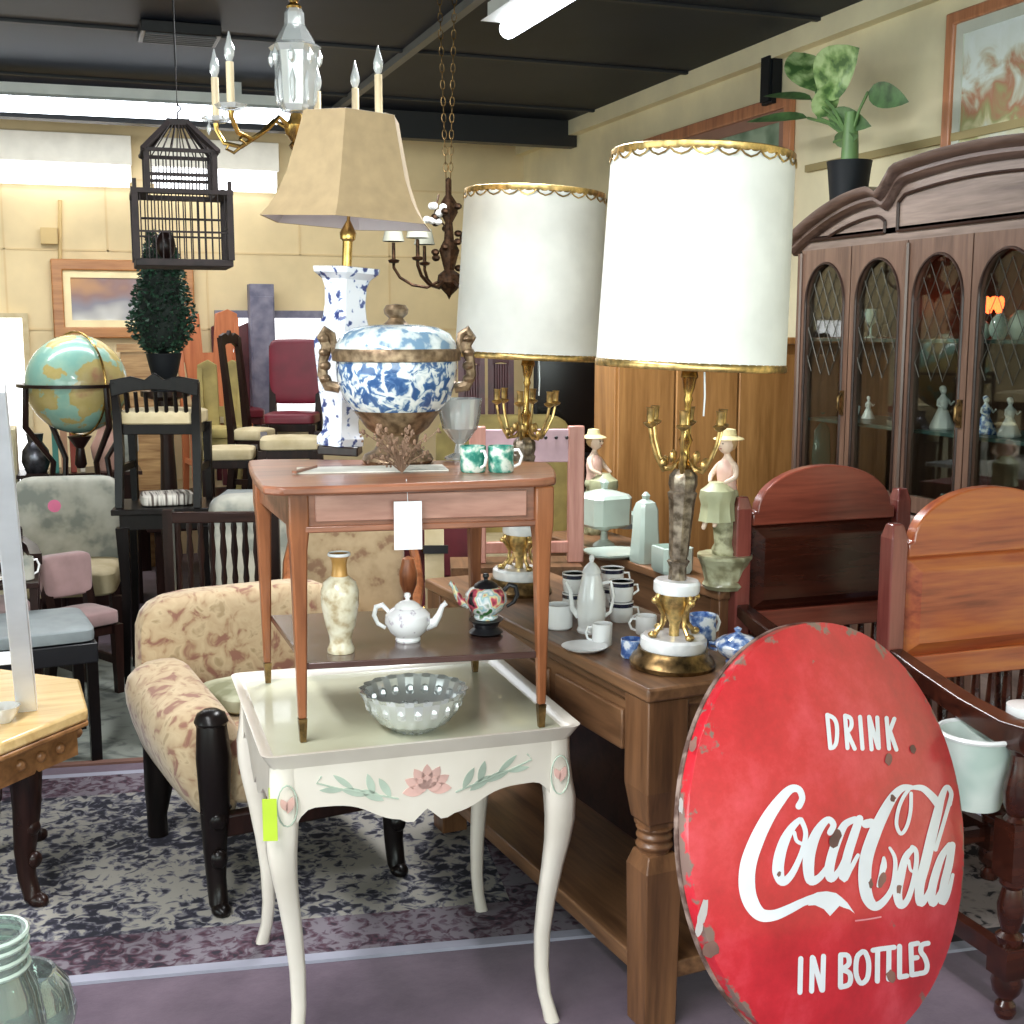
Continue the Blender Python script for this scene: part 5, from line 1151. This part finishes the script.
# black table and carved chair on top
q_ = dp(172, 560, 5.2)
bt = thing('black_table', 'black wooden table with shaped legs carrying the small carved chair', 'table', (q_.x, q_.y+.16, 0), -YAW*.5)
M().box(-.21,.21,-.18,.18,.735,.76).build('table_top', W['black'], bt, bev=.004); M().box(-.18,.18,-.15,.15,.67,.735).build('apron', W['black'], bt)
for s_ in (-1,1):
    for u_ in (-1,1): M().sq([(s_*.17,u_*.14,0),(s_*.175,u_*.145,.06),(s_*.165,u_*.135,.4),(s_*.17,u_*.14,.68)], [.016,.014,.018,.026]).build('leg', W['black'], bt)
cc_ = chair('carved_chair', 'small dark carved chair with cream seat standing on the black table', (bt.location.x, bt.location.y, .7605), pi-.3, .36,.26,.385,.545,'black','creamseat','spindle',False,'chair',.02, th=.018)
tag(M().cushion((0,0,.025),(.22,.2,.05),.0,e=.3).build('striped_cushion', mottled('striped',[(.4,(90,80,74)),(.55,(206,200,190))],30,.8,vs=(4,.2,.2)), None, loc=(bt.location.x+.0, bt.location.y-.02, .7605)), 'small pale striped cushion under the carved chair on the black table', 'cushion')
# plant stand and topiary
tz = dp(165, 385, 5.75)
ps = thing('pedestal', 'tall dark pedestal with white flecked top below the topiary', 'pedestal', (tz.x, tz.y, 0))
M().lathe([(.16,0),(.16,.03),(.05,.06),(.035,.3),(.045,.6),(.03,1.0),(.04,1.18),(.11,1.2),(.11,1.225)], 20).build('column', W['dark'], ps)
tpz = thing('topiary', 'dark green cone topiary in a black urn on the tall pedestal under the birdcage', 'plant', (tz.x, tz.y, 1.2255))
M().lathe([(.0,0),(.065,0),(.065,.012),(.04,.03),(.045,.05),(.06,.08),(.072,.13),(.08,.17),(.07,.17),(.0,.16)], 24).build('urn', W['blackpot'], tpz)
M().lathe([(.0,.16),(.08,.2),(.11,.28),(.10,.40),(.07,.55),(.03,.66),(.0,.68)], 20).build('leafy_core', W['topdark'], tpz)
q = M()
for k in range(2600):
    z = random.uniform(.17,.71); r_ = .145*(1-max(0,(z-.28)/.44)**1.2*.75) if z > .28 else .06+.085*(z-.17)/.11
    a = random.uniform(0,2*pi); r_ *= random.uniform(.7,1.08); c = Vector((r_*cos(a), r_*sin(a), z)); d_ = Vector((cos(a+random.uniform(-.8,.8)), sin(a+random.uniform(-.8,.8)), random.uniform(-.6,.8))).normalized()*.022
    s2 = Vector((random.uniform(-1,1),random.uniform(-1,1),random.uniform(-1,1))).cross(d_).normalized()*.008
    q.add([c, c+d_*.5+s2, c+d_, c+d_*.5-s2], [(0,1,2,3)])
q.build('foliage', W['topiary'], tpz, smooth=False)
# slatted bench railing
q_ = dp(205, 560, 4.6)
sr = thing('spindle_settee', 'dark settee with a turned spindle back behind the tapestry armchair', 'settee', (q_.x+.02, q_.y, 0), -YAW*.8)
M().box(-.15,.25,-.015,.015,.79,.83).build('top_rail', W['darkx'], sr, bev=.004); M().box(-.15,.25,-.012,.012,.50,.53).build('lower_rail', W['darkx'], sr)
M().box(-.16,.26,-.26,.02,.40,.44).build('seat', W['darkx'], sr, bev=.004)
for k in range(9):
    x = -.115+k*.041; M().lathe([(.008,.53),(.012,.58),(.008,.62),(.014,.68),(.009,.74),(.012,.77),(.008,.80)], 8, (x,0,0)).build('spindle', W['dark'], sr)
for x in (-.15,.24):
    M().sq([(x,0,0),(x,0,.84)], .018).build('back_post', W['dark'], sr); M().sq([(x,-.24,0),(x,-.24,.40)], .018).build('front_leg', W['dark'], sr)
# globe
gl_ = dp(77, 384, 6.25)
gb_ = thing('floor_globe', 'large antique floor globe with teal oceans in a dark ring stand', 'globe', (gl_.x, gl_.y, 0))
m, t, b = nt('globe_map'); b.inputs['Roughness'].default_value = .25; b.inputs['Coat Weight'].default_value = .5
n = N(t, 'ShaderNodeTexNoise', Scale=3.4, Detail=5.0, Roughness=.55); t.links.new(coords(t), n.inputs['Vector'])
rp = ramp(t, [(.40,(138,186,172)),(.49,(160,198,178)),(.505,(196,176,110)),(.58,(206,186,126)),(.66,(190,140,110))], n.outputs[0]); t.links.new(rp, b.inputs['Base Color'])
GR = .245; GZ = gl_.z
o = M().ell((0,0,0), GR, 40, 24).build('sphere', m, gb_, loc=(0,0,GZ), rot=(.3,.2,0), ang=80)
M().ring([(1.16*GR*cos(k*pi/24), 1.16*GR*sin(k*pi/24)) for k in range(48)], [(1.03*GR*cos(k*pi/24), 1.03*GR*sin(k*pi/24)) for k in range(48)], GZ-.012, GZ+.004, 'z').build('horizon_ring', W['dark'], gb_)
M().tube([(1.05*GR*cos(k*pi/24)*.5, -1.05*GR*cos(k*pi/24)*.86, GZ+1.05*GR*sin(k*pi/24)) for k in range(48)], .006, 6, closed=True).build('meridian', W['brass'], gb_)
for k in range(4):
    a = k*pi/2+.5; M().tube([(1.1*GR*cos(a),1.1*GR*sin(a),GZ-.01),(1.15*GR*cos(a),1.15*GR*sin(a),GZ-.2),(.6*GR*cos(a),.6*GR*sin(a),GZ-.38),(.9*GR*cos(a),.9*GR*sin(a),.3),(1.0*GR*cos(a),1.0*GR*sin(a),0)], [.014,.016,.014,.014,.016], 8).build('leg', W['dark'], gb_)
M().lathe([(.0,0),(.02,0),(.03,.02),(.02,.10),(.06,.16),(.0,.17)], 14, (0,0,GZ-.42)).build('centre_boss', W['dark'], gb_)
# misc behind globe: pewter jug, books, figure on a low cabinet
lc = thing('low_cabinet', 'low dark cabinet under the globe holding books and a jug', 'cabinet', (gl_.x, gl_.y+.62, 0))
M().box(-.30,.30,-.16,.16,0,.72).build('carcass', W['dark'], lc, bev=.004); M().box(-.32,.32,-.18,.16,.72,.74).build('cabinet_top', W['darkx'], lc)
lx, ly = lc.location.x, lc.location.y
jar('pewter_jug', 'dark pewter jug at the left on the low cabinet under the globe', 'jug', (lx-.22, ly-.06, .7405), 1.5, [(.0,0),(.035,0),(.05,.04),(.045,.08),(.025,.11),(.03,.14),(.02,.14)], plain('pewter',(84,84,90),.3,.8,var=.4,sc=30))
for i_, (c, w_, h_, nm) in enumerate((((70,130,120),.03,.22,'teal'),((196,150,120),.035,.25,'tan'),((150,70,56),.03,.24,'rust red'),((206,196,180),.025,.2,'cream'))):
    x = lx-.12+i_*.045; o = M().box(-w_/2,w_/2,-.08,.08,0,h_).build('book', plain('book_%d' % i_, c, .6), None, loc=(x, ly-.05, .7405), bev=.002)
    tag(o, nm+' book standing on the low cabinet below the globe', 'book')
jar('pink_vase', 'dusty pink vase to the right of the books under the globe', 'vase', (lx+.14, ly-.06, .7405), 1.6, [(.0,0),(.03,0),(.045,.04),(.05,.08),(.03,.12),(.02,.15),(.026,.17),(.015,.168)], plain('dusty_pink',(190,150,136),.5,var=.1))
jar('white_urn', 'pale urn rightmost on the low cabinet under the globe', 'urn', (lx+.25, ly-.04, .7405), 1.3, [(.0,0),(.03,0),(.02,.02),(.05,.08),(.048,.14),(.03,.18),(.036,.2),(.02,.198)], W['greyfab'])
tag(M().cushion((0,0,.10),(.32,.1,.2),0,e=.4).build('cushion', W['rosevelvet'], None, loc=(lx-.62, ly-.1, .0), rot=.1), 'dusty pink cushion leaning before the low cabinet', 'cushion')
# ================================================================ BACK STOCK OF CHAIRS
pfz = .50
pf = thing('display_platform', 'low dark display platform along the back wall piled with chairs', 'platform', (1.35, 7.4, 0))
M().box(-.95,.75,-.75,.75,pfz-.04,pfz).build('deck', W['darkx'], pf, bev=.004)
for s_ in (-1,1):
    for u_ in (-1,1): M().sq([(-.1+s_*.78,u_*.68,0),(-.1+s_*.78,u_*.68,pfz-.04)], .03).build('leg', W['dark'], pf)
def onpf(px, D, z=pfz): p = dp(px, 400, D); return (p.x, p.y, z+.0005)
chair('orange_chair', 'orange brown chair with two pointed back slats leftmost on the display platform', onpf(216, 7.75), .1, .38,.3,.47,1.10,'redchair','creamseat','planks',group=None)
chair('orange_chair', 'orange brown chair with flared back just left of the blue grey cupboard', onpf(240, 8.25), .0, .30,.3,.47,1.02,'burg','red','planks')
chair('ladder_chair', 'dark curved back chair with cream seat in the middle of the display platform', onpf(252, 6.78), .9, .2,.2,.45,.98,'dark','creamseat','open')
chair('olive_chair', 'dark chair with a wide olive seat and a leaning cream back on the platform', onpf(218, 7.15), -.25, .26,.22,.43,.80,'olive','olive','planks')
rcx = onpf(292, 7.05)
chair('red_chair', 'burgundy leather upholstered chair with padded back on the display platform', rcx, -YAW, .30,.28,.52,.93,'dark','red','panel',panel='red')
chair('cream_stool_chair', 'dark stool like chair with cream seat standing before the red chair', (dp(290,430,6.15).x, dp(290,430,6.15).y, .0), -.2, .30,.26,.96,1.0,'dark','creamseat','none')
chair('tall_stool', 'dark stool with worn cream seat below the olive chair', (dp(230,450,6.25).x, dp(230,450,6.25).y, 0), -.2, .26,.24,.90,.91,'dark','creamseat','none',cat='stool')
ws = dp(232,500,5.45); wtb = thing('white_topped_table', 'dark table with a white top to the right of the black table', 'table', (ws.x+.10, ws.y+.05, 0), -.3)
M().box(-.13,.2,-.14,.1,.765,.785).build('table_top', W['greyseat'], wtb); 
for x in (-.12,.19):
    for y in (-.12,.08): M().sq([(x,y,0),(x,y,.765)], .014).build('leg', W['dark'], wtb)
bgc = onpf(265, 8.35); bg_ = thing('blue_cupboard', 'narrow blue grey painted cupboard behind the chairs at the back', 'cupboard', bgc)
M().box(-.08,.08,0,.12,0,1.30).build('carcass', W['slate'], bg_, bev=.004); M().box(-.07,.07,-.01,0,.04,1.22).build('door', W['slate'], bg_, bev=.004)
# back picture
def backpic(label, pa, pb, mats):
    A_, B_ = yp(*pa, YB), yp(*pb, YB); t_ = thing('framed_picture', label, 'picture', ((A_.x+B_.x)/2, YB-.01, (A_.z+B_.z)/2)); w, h = (B_.x-A_.x)/2, (A_.z-B_.z)/2; fw = .07; mw = .115
    M().ring([(-w,-h),(w,-h),(w,h),(-w,h)], [(-w+fw,-h+fw),(w-fw,-h+fw),(w-fw,h-fw),(-w+fw,h-fw)], -.05, 0).build('frame', mats[0], t_, bev=.008)
    M().ring([(-w+fw,-h+fw),(w-fw,-h+fw),(w-fw,h-fw),(-w+fw,h-fw)], [(-w+mw,-h+mw),(w-mw,-h+mw),(w-mw,h-mw),(-w+mw,h-mw)], -.03, 0).build('mat_border', mats[1], t_)
    M().box(-w+mw,w-mw,-.02,0,-h+mw,h-mw).build('painted_scene', mats[2], t_)
backpic('gold framed landscape picture on the yellow back wall behind the globe', (50,259), (195,338), (wood('gold_oak',(150,96,50),(184,126,72),'x'), plain('cream_mat',(244,226,180),.7), mottled('landscape',[(.38,(196,150,104)),(.46,(150,120,116)),(.54,(140,138,150)),(.62,(190,190,188)),(.7,(230,232,232))],1.7,.6,bm=0,vs=(1,1,1.4))))
mt_ = dp(140,352,7.9); tag(M().box(-.14,.16,-.05,.08,0,.05).box(-.12,.14,-.04,.08,-mt_.z+.002,0).build('mantel', wood('mantel_wood',(130,90,54),(196,160,110),'x'), None, loc=(mt_.x,mt_.y,mt_.z)), 'light topped wooden mantel shelf behind the topiary', 'mantel')
# ---- stock seen under and behind the walnut table
q_ = dp(365,600,4.45)
wc = thing('wing_armchair', 'beige floral wing armchair with a curved wooden rim seen behind the walnut table', 'armchair', (q_.x-.02, q_.y+.1, 0), -.2)
M().cushion((0,.16,.62),(.40,.13,.48), 0, e=.45).build('backrest', W['tanweave'], wc); M().cushion((0,-.04,.36),(.44,.44,.14), .01, e=.3).build('seat', W['tanweave'], wc)
for s_ in (-1,1):
    M().sq([(s_*.2,-.22,0),(s_*.2,-.22,.32)], .02).build('front_leg', W['dark'], wc); M().sq([(s_*.2,.18,0),(s_*.2,.18,.4)], .02).build('rear_leg', W['dark'], wc)
    M().tube([(s_*.21,-.2,.5),(s_*.24,-.05,.56),(s_*.24,.1,.64),(s_*.2,.17,.80)], [.022,.02,.018,.016], 8).build('arm_rail', W['walnut_leg'], wc)
q_ = dp(412,580,4.75); bd = thing('burgundy_chest', 'dark burgundy wooden chest of drawers behind the white teapot', 'chest', (q_.x+.02, q_.y+.1, 0), -.33)
M().box(-.16,.27,0,.3,0,.79).build('carcass', W['burg'], bd, bev=.005)
for k in range(3): dr = M().box(-.14,.25,-.014,0,.06+k*.24,.27+k*.24).build('drawer', W['burg'], bd, bev=.004); M().ell((.055,-.024,.17+k*.24),.012,8,6).build('knob', W['brass'], dr)
q_ = dp(436,560,4.45); mir = thing('cream_board', 'narrow cream painted board leaning on the burgundy chest', 'board', (q_.x, q_.y+.02, 0), -.3)
M().box(-.035,.035,-.01,.01,0,.80).build('board', W['creamseat'], mir, bev=.003); M().box(-.04,.05,-.02,-.01,.70,.73).build('crossbar', W['blackseat'], mir)
q_ = dp(408,560,4.3); jar('wooden_paddle', 'small brown oval wooden ornament behind the white teapot', 'ornament', (q_.x, q_.y-.0, .0), 1.0, [(.0,0),(.05,0),(.05,.02),(.015,.04),(.015,.58),(.03,.62),(.032,.66),(.02,.71),(.0,.72)], W['walnut_leg'])
# cream sofa and burgundy chairs, black panel
q_ = dp(505,430,6.5); so = thing('cream_sofa', 'tan upholstered sofa back seen between the mugs and the farther lamp', 'sofa', (q_.x, q_.y, 0), -.25)
M().cushion((0,.1,.72),(.72,.2,.68),0,e=.3).build('backrest', W['olive'], so); M().cushion((0,-.2,.3),(.72,.5,.3),0,e=.25).build('seat', W['creamseat'], so)
tz_ = dp(488,400,7.2)
for i_, (px, D, lab) in enumerate(((472,7.15,'burgundy wooden chair back left of the farther candelabra'),(502,7.35,'burgundy wooden chair back immediately behind the farther candelabra stem'))):
    p = dp(px, 400, D); chair('burgundy_chair', lab, (p.x, p.y, .38), -.3, .16,.3,.46,.98,'burg','red','spindle')
pl2 = thing('low_platform', 'dark platform below the burgundy chairs at the back', 'platform', (tz_.x+.05, tz_.y+.05, 0), -.3); M().box(-.22,.24,-.24,.26,.34,.379).build('deck', W['darkx'], pl2)
for s_ in (-1,1):
    for u_ in (-1,1): M().sq([(s_*.20,u_*.22,0),(s_*.20,u_*.22,.34)], .02).build('leg', W['dark'], pl2)
q_ = dp(568,400,6.9); tv = thing('black_screen', 'large black television screen behind the farther lamp', 'television', (q_.x, q_.y, .80), -YAW)
M().box(-.19,.22,0,.05,0,.56).build('casing', W['black_m'], tv, bev=.006); M().box(-.17,.20,-.004,0,.03,.53).build('screen', plain('black_glass',(8,8,10),.15), tv); M().box(-.15,.1,-.05,.1,-.0505+.05,.0).build('stand', W['black_m'], tv)
tvs = thing('tv_cabinet', 'dark cabinet under the black television', 'cabinet', (q_.x, q_.y, 0), -YAW); M().box(-.14,.24,-.1,.3,0,.799).build('carcass', W['dark'], tvs, bev=.004); M().box(-.18,.22,-.112,-.1,.05,.75).build('door', W['darkx'], tvs, bev=.003)
# ================================================================ HANGING THINGS
def chain(q, a, b, r=.006, s=.02):
    a, b = Vector(a), Vector(b); n_ = max(2, int((b-a).length/(s*1.4)))
    for k in range(n_):
        c = a.lerp(b, (k+.5)/n_); hx = (b-a).normalized(); side = Vector((1,0,0)) if k % 2 else Vector((0,1,0))
        q.tube([c+hx*(s*.9*sin(j*pi/4))+side*(r*1.3*cos(j*pi/4)) for j in range(8)], r*.28, 5, closed=True)
    return q
# birdcage
bp = dp(183, 268, 4.0); bcz = bp.z
bcg = thing('birdcage', 'dark wooden pagoda birdcage hanging from the ceiling above the topiary', 'birdcage', (bp.x, bp.y, bcz), radians(18)-YAW)
M().box(-.145,.145,-.12,.12,0,.022).build('base_tray', W['cage'], bcg, bev=.003)
hl = .23
for sx in (-1,1):
    for sy in (-1,1): M().sq([(sx*.14,sy*.115,.02),(sx*.14,sy*.115,hl)], .009).cbox((sx*.14,sy*.115,hl+.012),(.012,.012,.03)).build('corner_post', W['cage'], bcg)
M().ring([(-.15,-.125),(.15,-.125),(.15,.125),(-.15,.125)], [(-.10,-.09),(.10,-.09),(.10,.09),(-.10,.09)], hl-.014, hl, 'z').build('lower_roof', W['cage'], bcg)
for sx in (-1,1):
    for sy in (-1,1): M().sq([(sx*.10,sy*.09,hl),(sx*.10,sy*.09,.35)], .008).build('upper_post', W['cage'], bcg)
for nm, ax in (('front',-1),('rear',1)):
    q = M()
    for k in range(13): x = -.125+k*.0208; q.tube([(x,ax*.115,.02),(x,ax*.115,hl)], .0022, 5)
    q.box(-.14,.14,ax*.115-.003,ax*.115+.003,.10,.106)
    for k in range(9): x = -.088+k*.022; q.tube([(x,ax*.09,hl),(x,ax*.09,.35)], .0022, 5)
    q.box(-.1,.1,ax*.09-.003,ax*.09+.003,.27,.28); q.build('cage_bars', W['cage'], bcg)
    q = M()
    for k in range(9): y = -.1+k*.025; q.tube([(ax*.14,y,.02),(ax*.14,y,hl)], .0022, 5)
    for k in range(6): y = -.075+k*.03; q.tube([(ax*.10,y,hl),(ax*.10,y,.35)], .0022, 5)
    q.box(ax*.14-.003,ax*.14+.003,-.115,.115,.12,.126); q.build('cage_bars', W['cage'], bcg)
q = M()
ap_ = (0,0,.445)
for sx in (-1,1):
    for sy in (-1,1): q.sq([(sx*.112,sy*.10,.345),(sx*.03,sy*.028,.435)], .007)
for k in range(9):
    u = -1+k*.25
    for s_ in (-1,1): q.tube([(u*.105,s_*.095,.35),(u*.03,s_*.028,.435)], .002, 5); q.tube([(s_*.105,u*.095,.35),(s_*.03,u*.028,.435)], .002, 5)
q.ring([(-.115,-.1),(.115,-.1),(.115,.1),(-.115,.1)], [(-.098,-.085),(.098,-.085),(.098,.085),(-.098,.085)], .342, .352, 'z').box(-.035,.035,-.032,.032,.43,.45); q.build('roof', W['cage'], bcg)
q = M().tube([(0,0,.45),(0,0,.47),(.012,0,.485),(0,0,.5),(0,0,.49)], .003, 6); q.tube([(0,0,.495),(0,0,.62)], .0015, 5); q.build('hook', W['cage'], bcg)
M().tube([(-.12,0,.15),(.12,0,.15)], .004, 6).build('perch', W['cage'], bcg)
M().ell((-.05,0,.07),(.03,.03,.045),10,8).build('feeder', W['dark'], bcg)
cgt = (bp.x, bp.y, bcz+.6); 
q = M(); q.tube([(0,0,0),(0,0,ZC-.07-cgt[2]-.14)], .003, 6); q.tube([(0,0,ZC-.2-cgt[2]),(.0,0,ZC-.02-cgt[2])], .008, 6)
q.build('hanging_wire', W['black_m'], bcg, loc=(0,0,.6))
v1 = zp(179, 30, ZC-.01)
vt = thing('ceiling_vent', 'small dark ceiling vent grille above the birdcage', 'vent', (v1.x, v1.y, ZC))
M().box(-.17,.17,-.12,.12,-.05,-.001).build('frame', W['black_m'], vt, bev=.004); q = M()
for k in range(6): q.box(-.15,.15,-.1+k*.035,-.09+k*.035,-.058,-.05)
q.build('slats', plain('grey_slats',(70,72,76),.5), vt)
# crystal chandelier
ch = dp(297, 134, 3.35)
cd = thing('chandelier', 'brass and crystal chandelier with clear candle bulbs behind the tan lamp shade', 'chandelier', (ch.x, ch.y, ch.z), -YAW)
M().lathe([(.0,-.05),(.012,-.045),(.022,-.03),(.014,-.02),(.03,.0),(.034,.02),(.02,.035),(.016,.05)], 20).build('lower_boss', W['brass'], cd)
M().lathe([(.0,.05),(.035,.055),(.045,.07),(.05,.12),(.052,.18),(.055,.20),(.065,.215),(.05,.225),(.04,.245),(.025,.27),(.024,.30),(.018,.31),(.0,.31)], 12, mod=lambda a, j: 1+.05*cos(6*a)).build('crystal_body', W['crystal'], cd, ang=10)
q = M()
for k in range(8): a = k*pi/4; q.lathe([(.0,0),(.007,.01),(.009,.025),(.0,.045)], 6, (.062*cos(a),.062*sin(a),.165)).lathe([(.0,0),(.006,.01),(.008,.06),(.0,.09)], 6, (.048*cos(a),.048*sin(a),.07))
q.build('prisms', W['crystal'], cd, smooth=False)
M().lathe([(.016,.305),(.02,.315),(.01,.325),(.018,.345),(.008,.355),(.010,.375),(.014,.385),(.006,.40),(.006,.50)], 14).build('stem', W['brass'], cd)
q = chain(M(), (0,0,.49), (0,0,ZC-.03-ch.z)); q.build('chain', W['brass'], cd); M().lathe([(.0,-.035),(.02,-.03),(.05,-.01),(.055,0),(.0,0)], 20, (0,0,ZC-ch.z)).build('ceiling_rose', W['brass'], cd)
for k in range(5):
    a = radians((-4, 52, 174, 232, 84)[k]); c_, s_ = cos(a), sin(a); R_ = .215
    am = M().tube([(r*c_, r*s_, z) for r, z in ((.025,.015),(.06,.035),(.10,.0),(.15,-.03),(.195,-.02),(R_,.015),(R_,.03))], [.007,.006,.006,.006,.006,.006,.008], 8)
    am.tube([(r*c_, r*s_, z) for r, z in ((.15,-.03),(.17,-.045),(.19,-.035),(.18,-.02))], .004, 6)
    am = am.build('arm', W['brass'], cd)
    M().lathe([(.0,.028),(.03,.034),(.038,.045),(.034,.043),(.01,.036)], 12, (R_*c_,R_*s_,0), mod=lambda a, j: 1+.1*cos(6*a)).build('bobeche', W['crystal'], am, ang=10)
    M().lathe([(.0,.035),(.010,.035),(.010,.145),(.0,.145)], 12, (R_*c_,R_*s_,0)).build('candle_sleeve', W['candle'], am)
    M().lathe([(.006,.145),(.012,.16),(.013,.175),(.007,.195),(.002,.215),(.0,.22)], 10, (R_*c_,R_*s_,0)).build('bulb', W['crystal'], am)
    q = M().lathe([(.0,0),(.006,.01),(.007,.02),(.0,.035)], 6, ((R_+.02)*c_,(R_+.02)*s_,-.0)); q.build('prism', W['crystal'], am, smooth=False)
# bronze chandelier
c3_ = dp(449, 285, 5.2); bz = c3_.z
bc2 = thing('bronze_chandelier', 'dark bronze chandelier with small grey shades hanging behind the pleated lamps', 'chandelier', (c3_.x, c3_.y, bz), -YAW)
M().lathe([(.0,-.06),(.01,-.04),(.03,-.02),(.05,.01),(.045,.04),(.02,.06),(.03,.10),(.04,.14),(.02,.18),(.015,.25),(.035,.29),(.03,.33),(.012,.36),(.012,.42),(.0,.43)], 14, mod=lambda a, j: 1+.1*cos(5*a)).build('body', W['bronze'], bc2)
for k in range(6):
    a = k*pi/3+.0; c_, s_ = cos(a), sin(a); R_ = .225
    am = M().tube([(r*c_, r*s_, z) for r, z in ((.03,.02),(.09,-.01),(.15,.0),(.20,.03),(R_,.07),(R_,.09))], .007, 6); am.lathe([(.0,.085),(.02,.09),(.024,.10),(.008,.105),(.007,.17),(.0,.17)], 10, (R_*c_,R_*s_,0)); am = am.build('arm', W['bronze'], bc2)
    M().lathe([(.045,.175),(.03,.24),(.027,.24),(.042,.175)], 16, (R_*c_,R_*s_,0)).build('lamp_shade', plain('grey_shade%d' % k,(172,172,156),.7), am)
q = M()
for k in range(14): a = k*.9; q.ell((.06*cos(a),.06*sin(a),.05+k*.02),(.018,.018,.014),7,5)
q.build('bronze_leaves', W['bronze'], bc2)
q = M()
for dx in (-.03,.03): chain(q, (dx*.3,0,.42), (dx,0,ZC-bz-.01), .007, .022)
q.build('chain', W['dbrass'], bc2)
c4_ = dp(440, 190, 5.5)
c5 = thing('flower_spray', 'white silk flowers tied to the chain of the bronze chandelier', 'flowers', (c3_.x-.06, c3_.y, dp(449,215,5.2).z))
q = M()
for k in range(9): q.ell((random.uniform(-.04,.04), random.uniform(-.03,.03), random.uniform(-.04,.04)), (.018,.018,.015), 7, 5)
q.build('blossoms', W['porc'], c5); M().tube([(.05,0,-.05),(0,0,0),(.02,0,.08)], .004, 5).build('stem', W['bronze'], c5)
# fluorescent fixtures
zz = 2.70
def fixture(label, a, b, housing=True, w=.16, tubes=1, dz=.07):
    a, b = Vector(a), Vector(b); d_ = b-a; t_ = thing('fluorescent_light', label, 'ceiling light', at((a+b)/2), atan2(d_.y, d_.x)); l = d_.length/2
    M().box(-l, l, -w/2, w/2, 0, .05).prism([(-w/2,0),(w/2,0),(w/2+.03,-.02),(-w/2-.03,-.02)], -l, l, 'x').build('housing', W['reflector'], t_)
    for x_ in (-l*.7, l*.7): M().box(x_-.02, x_+.02, -.02, .02, .05, ZC-zz).build('ceiling_bracket', W['reflector'], t_)
    for k in range(tubes):
        y = 0 if tubes == 1 else (-.05+.10*k); M().tube([(-l+.01,y,-.045),(l-.01,y,-.045)], .036, 12).build('tube', W['glow'], t_)
    return t_
zz = 2.70
A_, B_ = zp(-80, 99, zz-.045), zp(290, 117, zz-.045)
fixture('long fluorescent strip light nearest the birdcage, running across the left ceiling', (A_.x, A_.y, zz), (B_.x, B_.y, zz), w=.14, tubes=2)
A_, B_ = zp(507, 18, zz), zp(585, -45, zz); d0 = (B_-A_)
fixture('fluorescent strip light at the top centre running towards the camera', (A_.x, A_.y, zz), (A_.x+.02, A_.y-1.25, zz), w=.16, tubes=1)
def wallfix(label, x0, x1, z):
    t_ = thing('wall_light_box', label, 'wall light', ((x0+x1)/2, YB-.02, z)); l = (x1-x0)/2
    M().box(-l, l, -.12, 0, .06, .24).box(-l, l, -.04, 0, -.04, .06).build('housing', plain('housing_glow', (240,238,230), .6, em=(255,246,226), es=.05), t_, bev=.004)  # faint glow added to the housing imitates light falling on it
    M().tube([(-l+.02,-.08,.02),(l-.02,-.08,.02)], .036, 12).tube([(-l+.02,-.08,-.04),(l-.02,-.08,-.04)], .036, 12).build('tube', W['glow2'], t_)
zt1 = yp(60, 176, YB-.1).z
wallfix('left fluorescent light box high on the back wall behind the birdcage', yp(-60,176,YB).x, yp(131,176,YB).x, zt1+.02)
wallfix('right fluorescent light box high on the back wall behind the chandelier', yp(150,180,YB).x, yp(276,180,YB).x, zt1+.02)
# ================================================================ LIGHT
def area(name, loc, rot, sx, sy, power, col=(1,1,1)):
    l = bpy.data.lights.new(name, 'AREA'); l.shape = 'RECTANGLE'; l.size = sx; l.size_y = sy; l.energy = power; l.color = col
    o = bpy.data.objects.new(name, l); COL.objects.link(o); o.location = loc; o.rotation_euler = rot; return o
area('storefront_daylight', (-.3, YF-.15, 1.75), (pi/2, 0, 0), 5.9, 1.5, 165, (.93,.97,1))
area('ceiling_tube_left', ((-.1), 6.5, 2.52), (0,0,0), 2.4, .15, 22, (.96,.98,1))
area('ceiling_tube_front', (1.3, 3.9, 2.60), (0,0,0), .2, 1.2, 50, (.97,.99,1))
area('unseen_ceiling_fill', (-.7, 1.2, 2.70), (0,0,0), .3, 2.6, 85, (.97,.99,1))  # added fill lamp without a fixture, brightens the tops in front
area('left_window_daylight', (XL-.15, .9, 1.45), (0, -pi/2, 0), 1.9, 4.9, 70, (.90,.95,1))
area('back_wall_tube', (.6, YB-1.0, 2.55), (radians(25),0,0), 3.6, .3, 14, (1,.95,.86))
w = bpy.data.worlds.new('world'); S.world = w; w.use_nodes = True; bgn = w.node_tree.nodes['Background']; bgn.inputs[0].default_value = (.80,.90,1,1); bgn.inputs[1].default_value = 1.6
S.view_settings.view_transform = 'Standard'; S.view_settings.look = 'None'; S.view_settings.exposure = .6; S.view_settings.gamma = 1; S.view_settings.use_curve_mapping = False
S.cycles.max_bounces = 8; S.cycles.transparent_max_bounces = 16; S.cycles.use_denoising = True; S.cycles.caustics_reflective = False; S.cycles.caustics_refractive = False
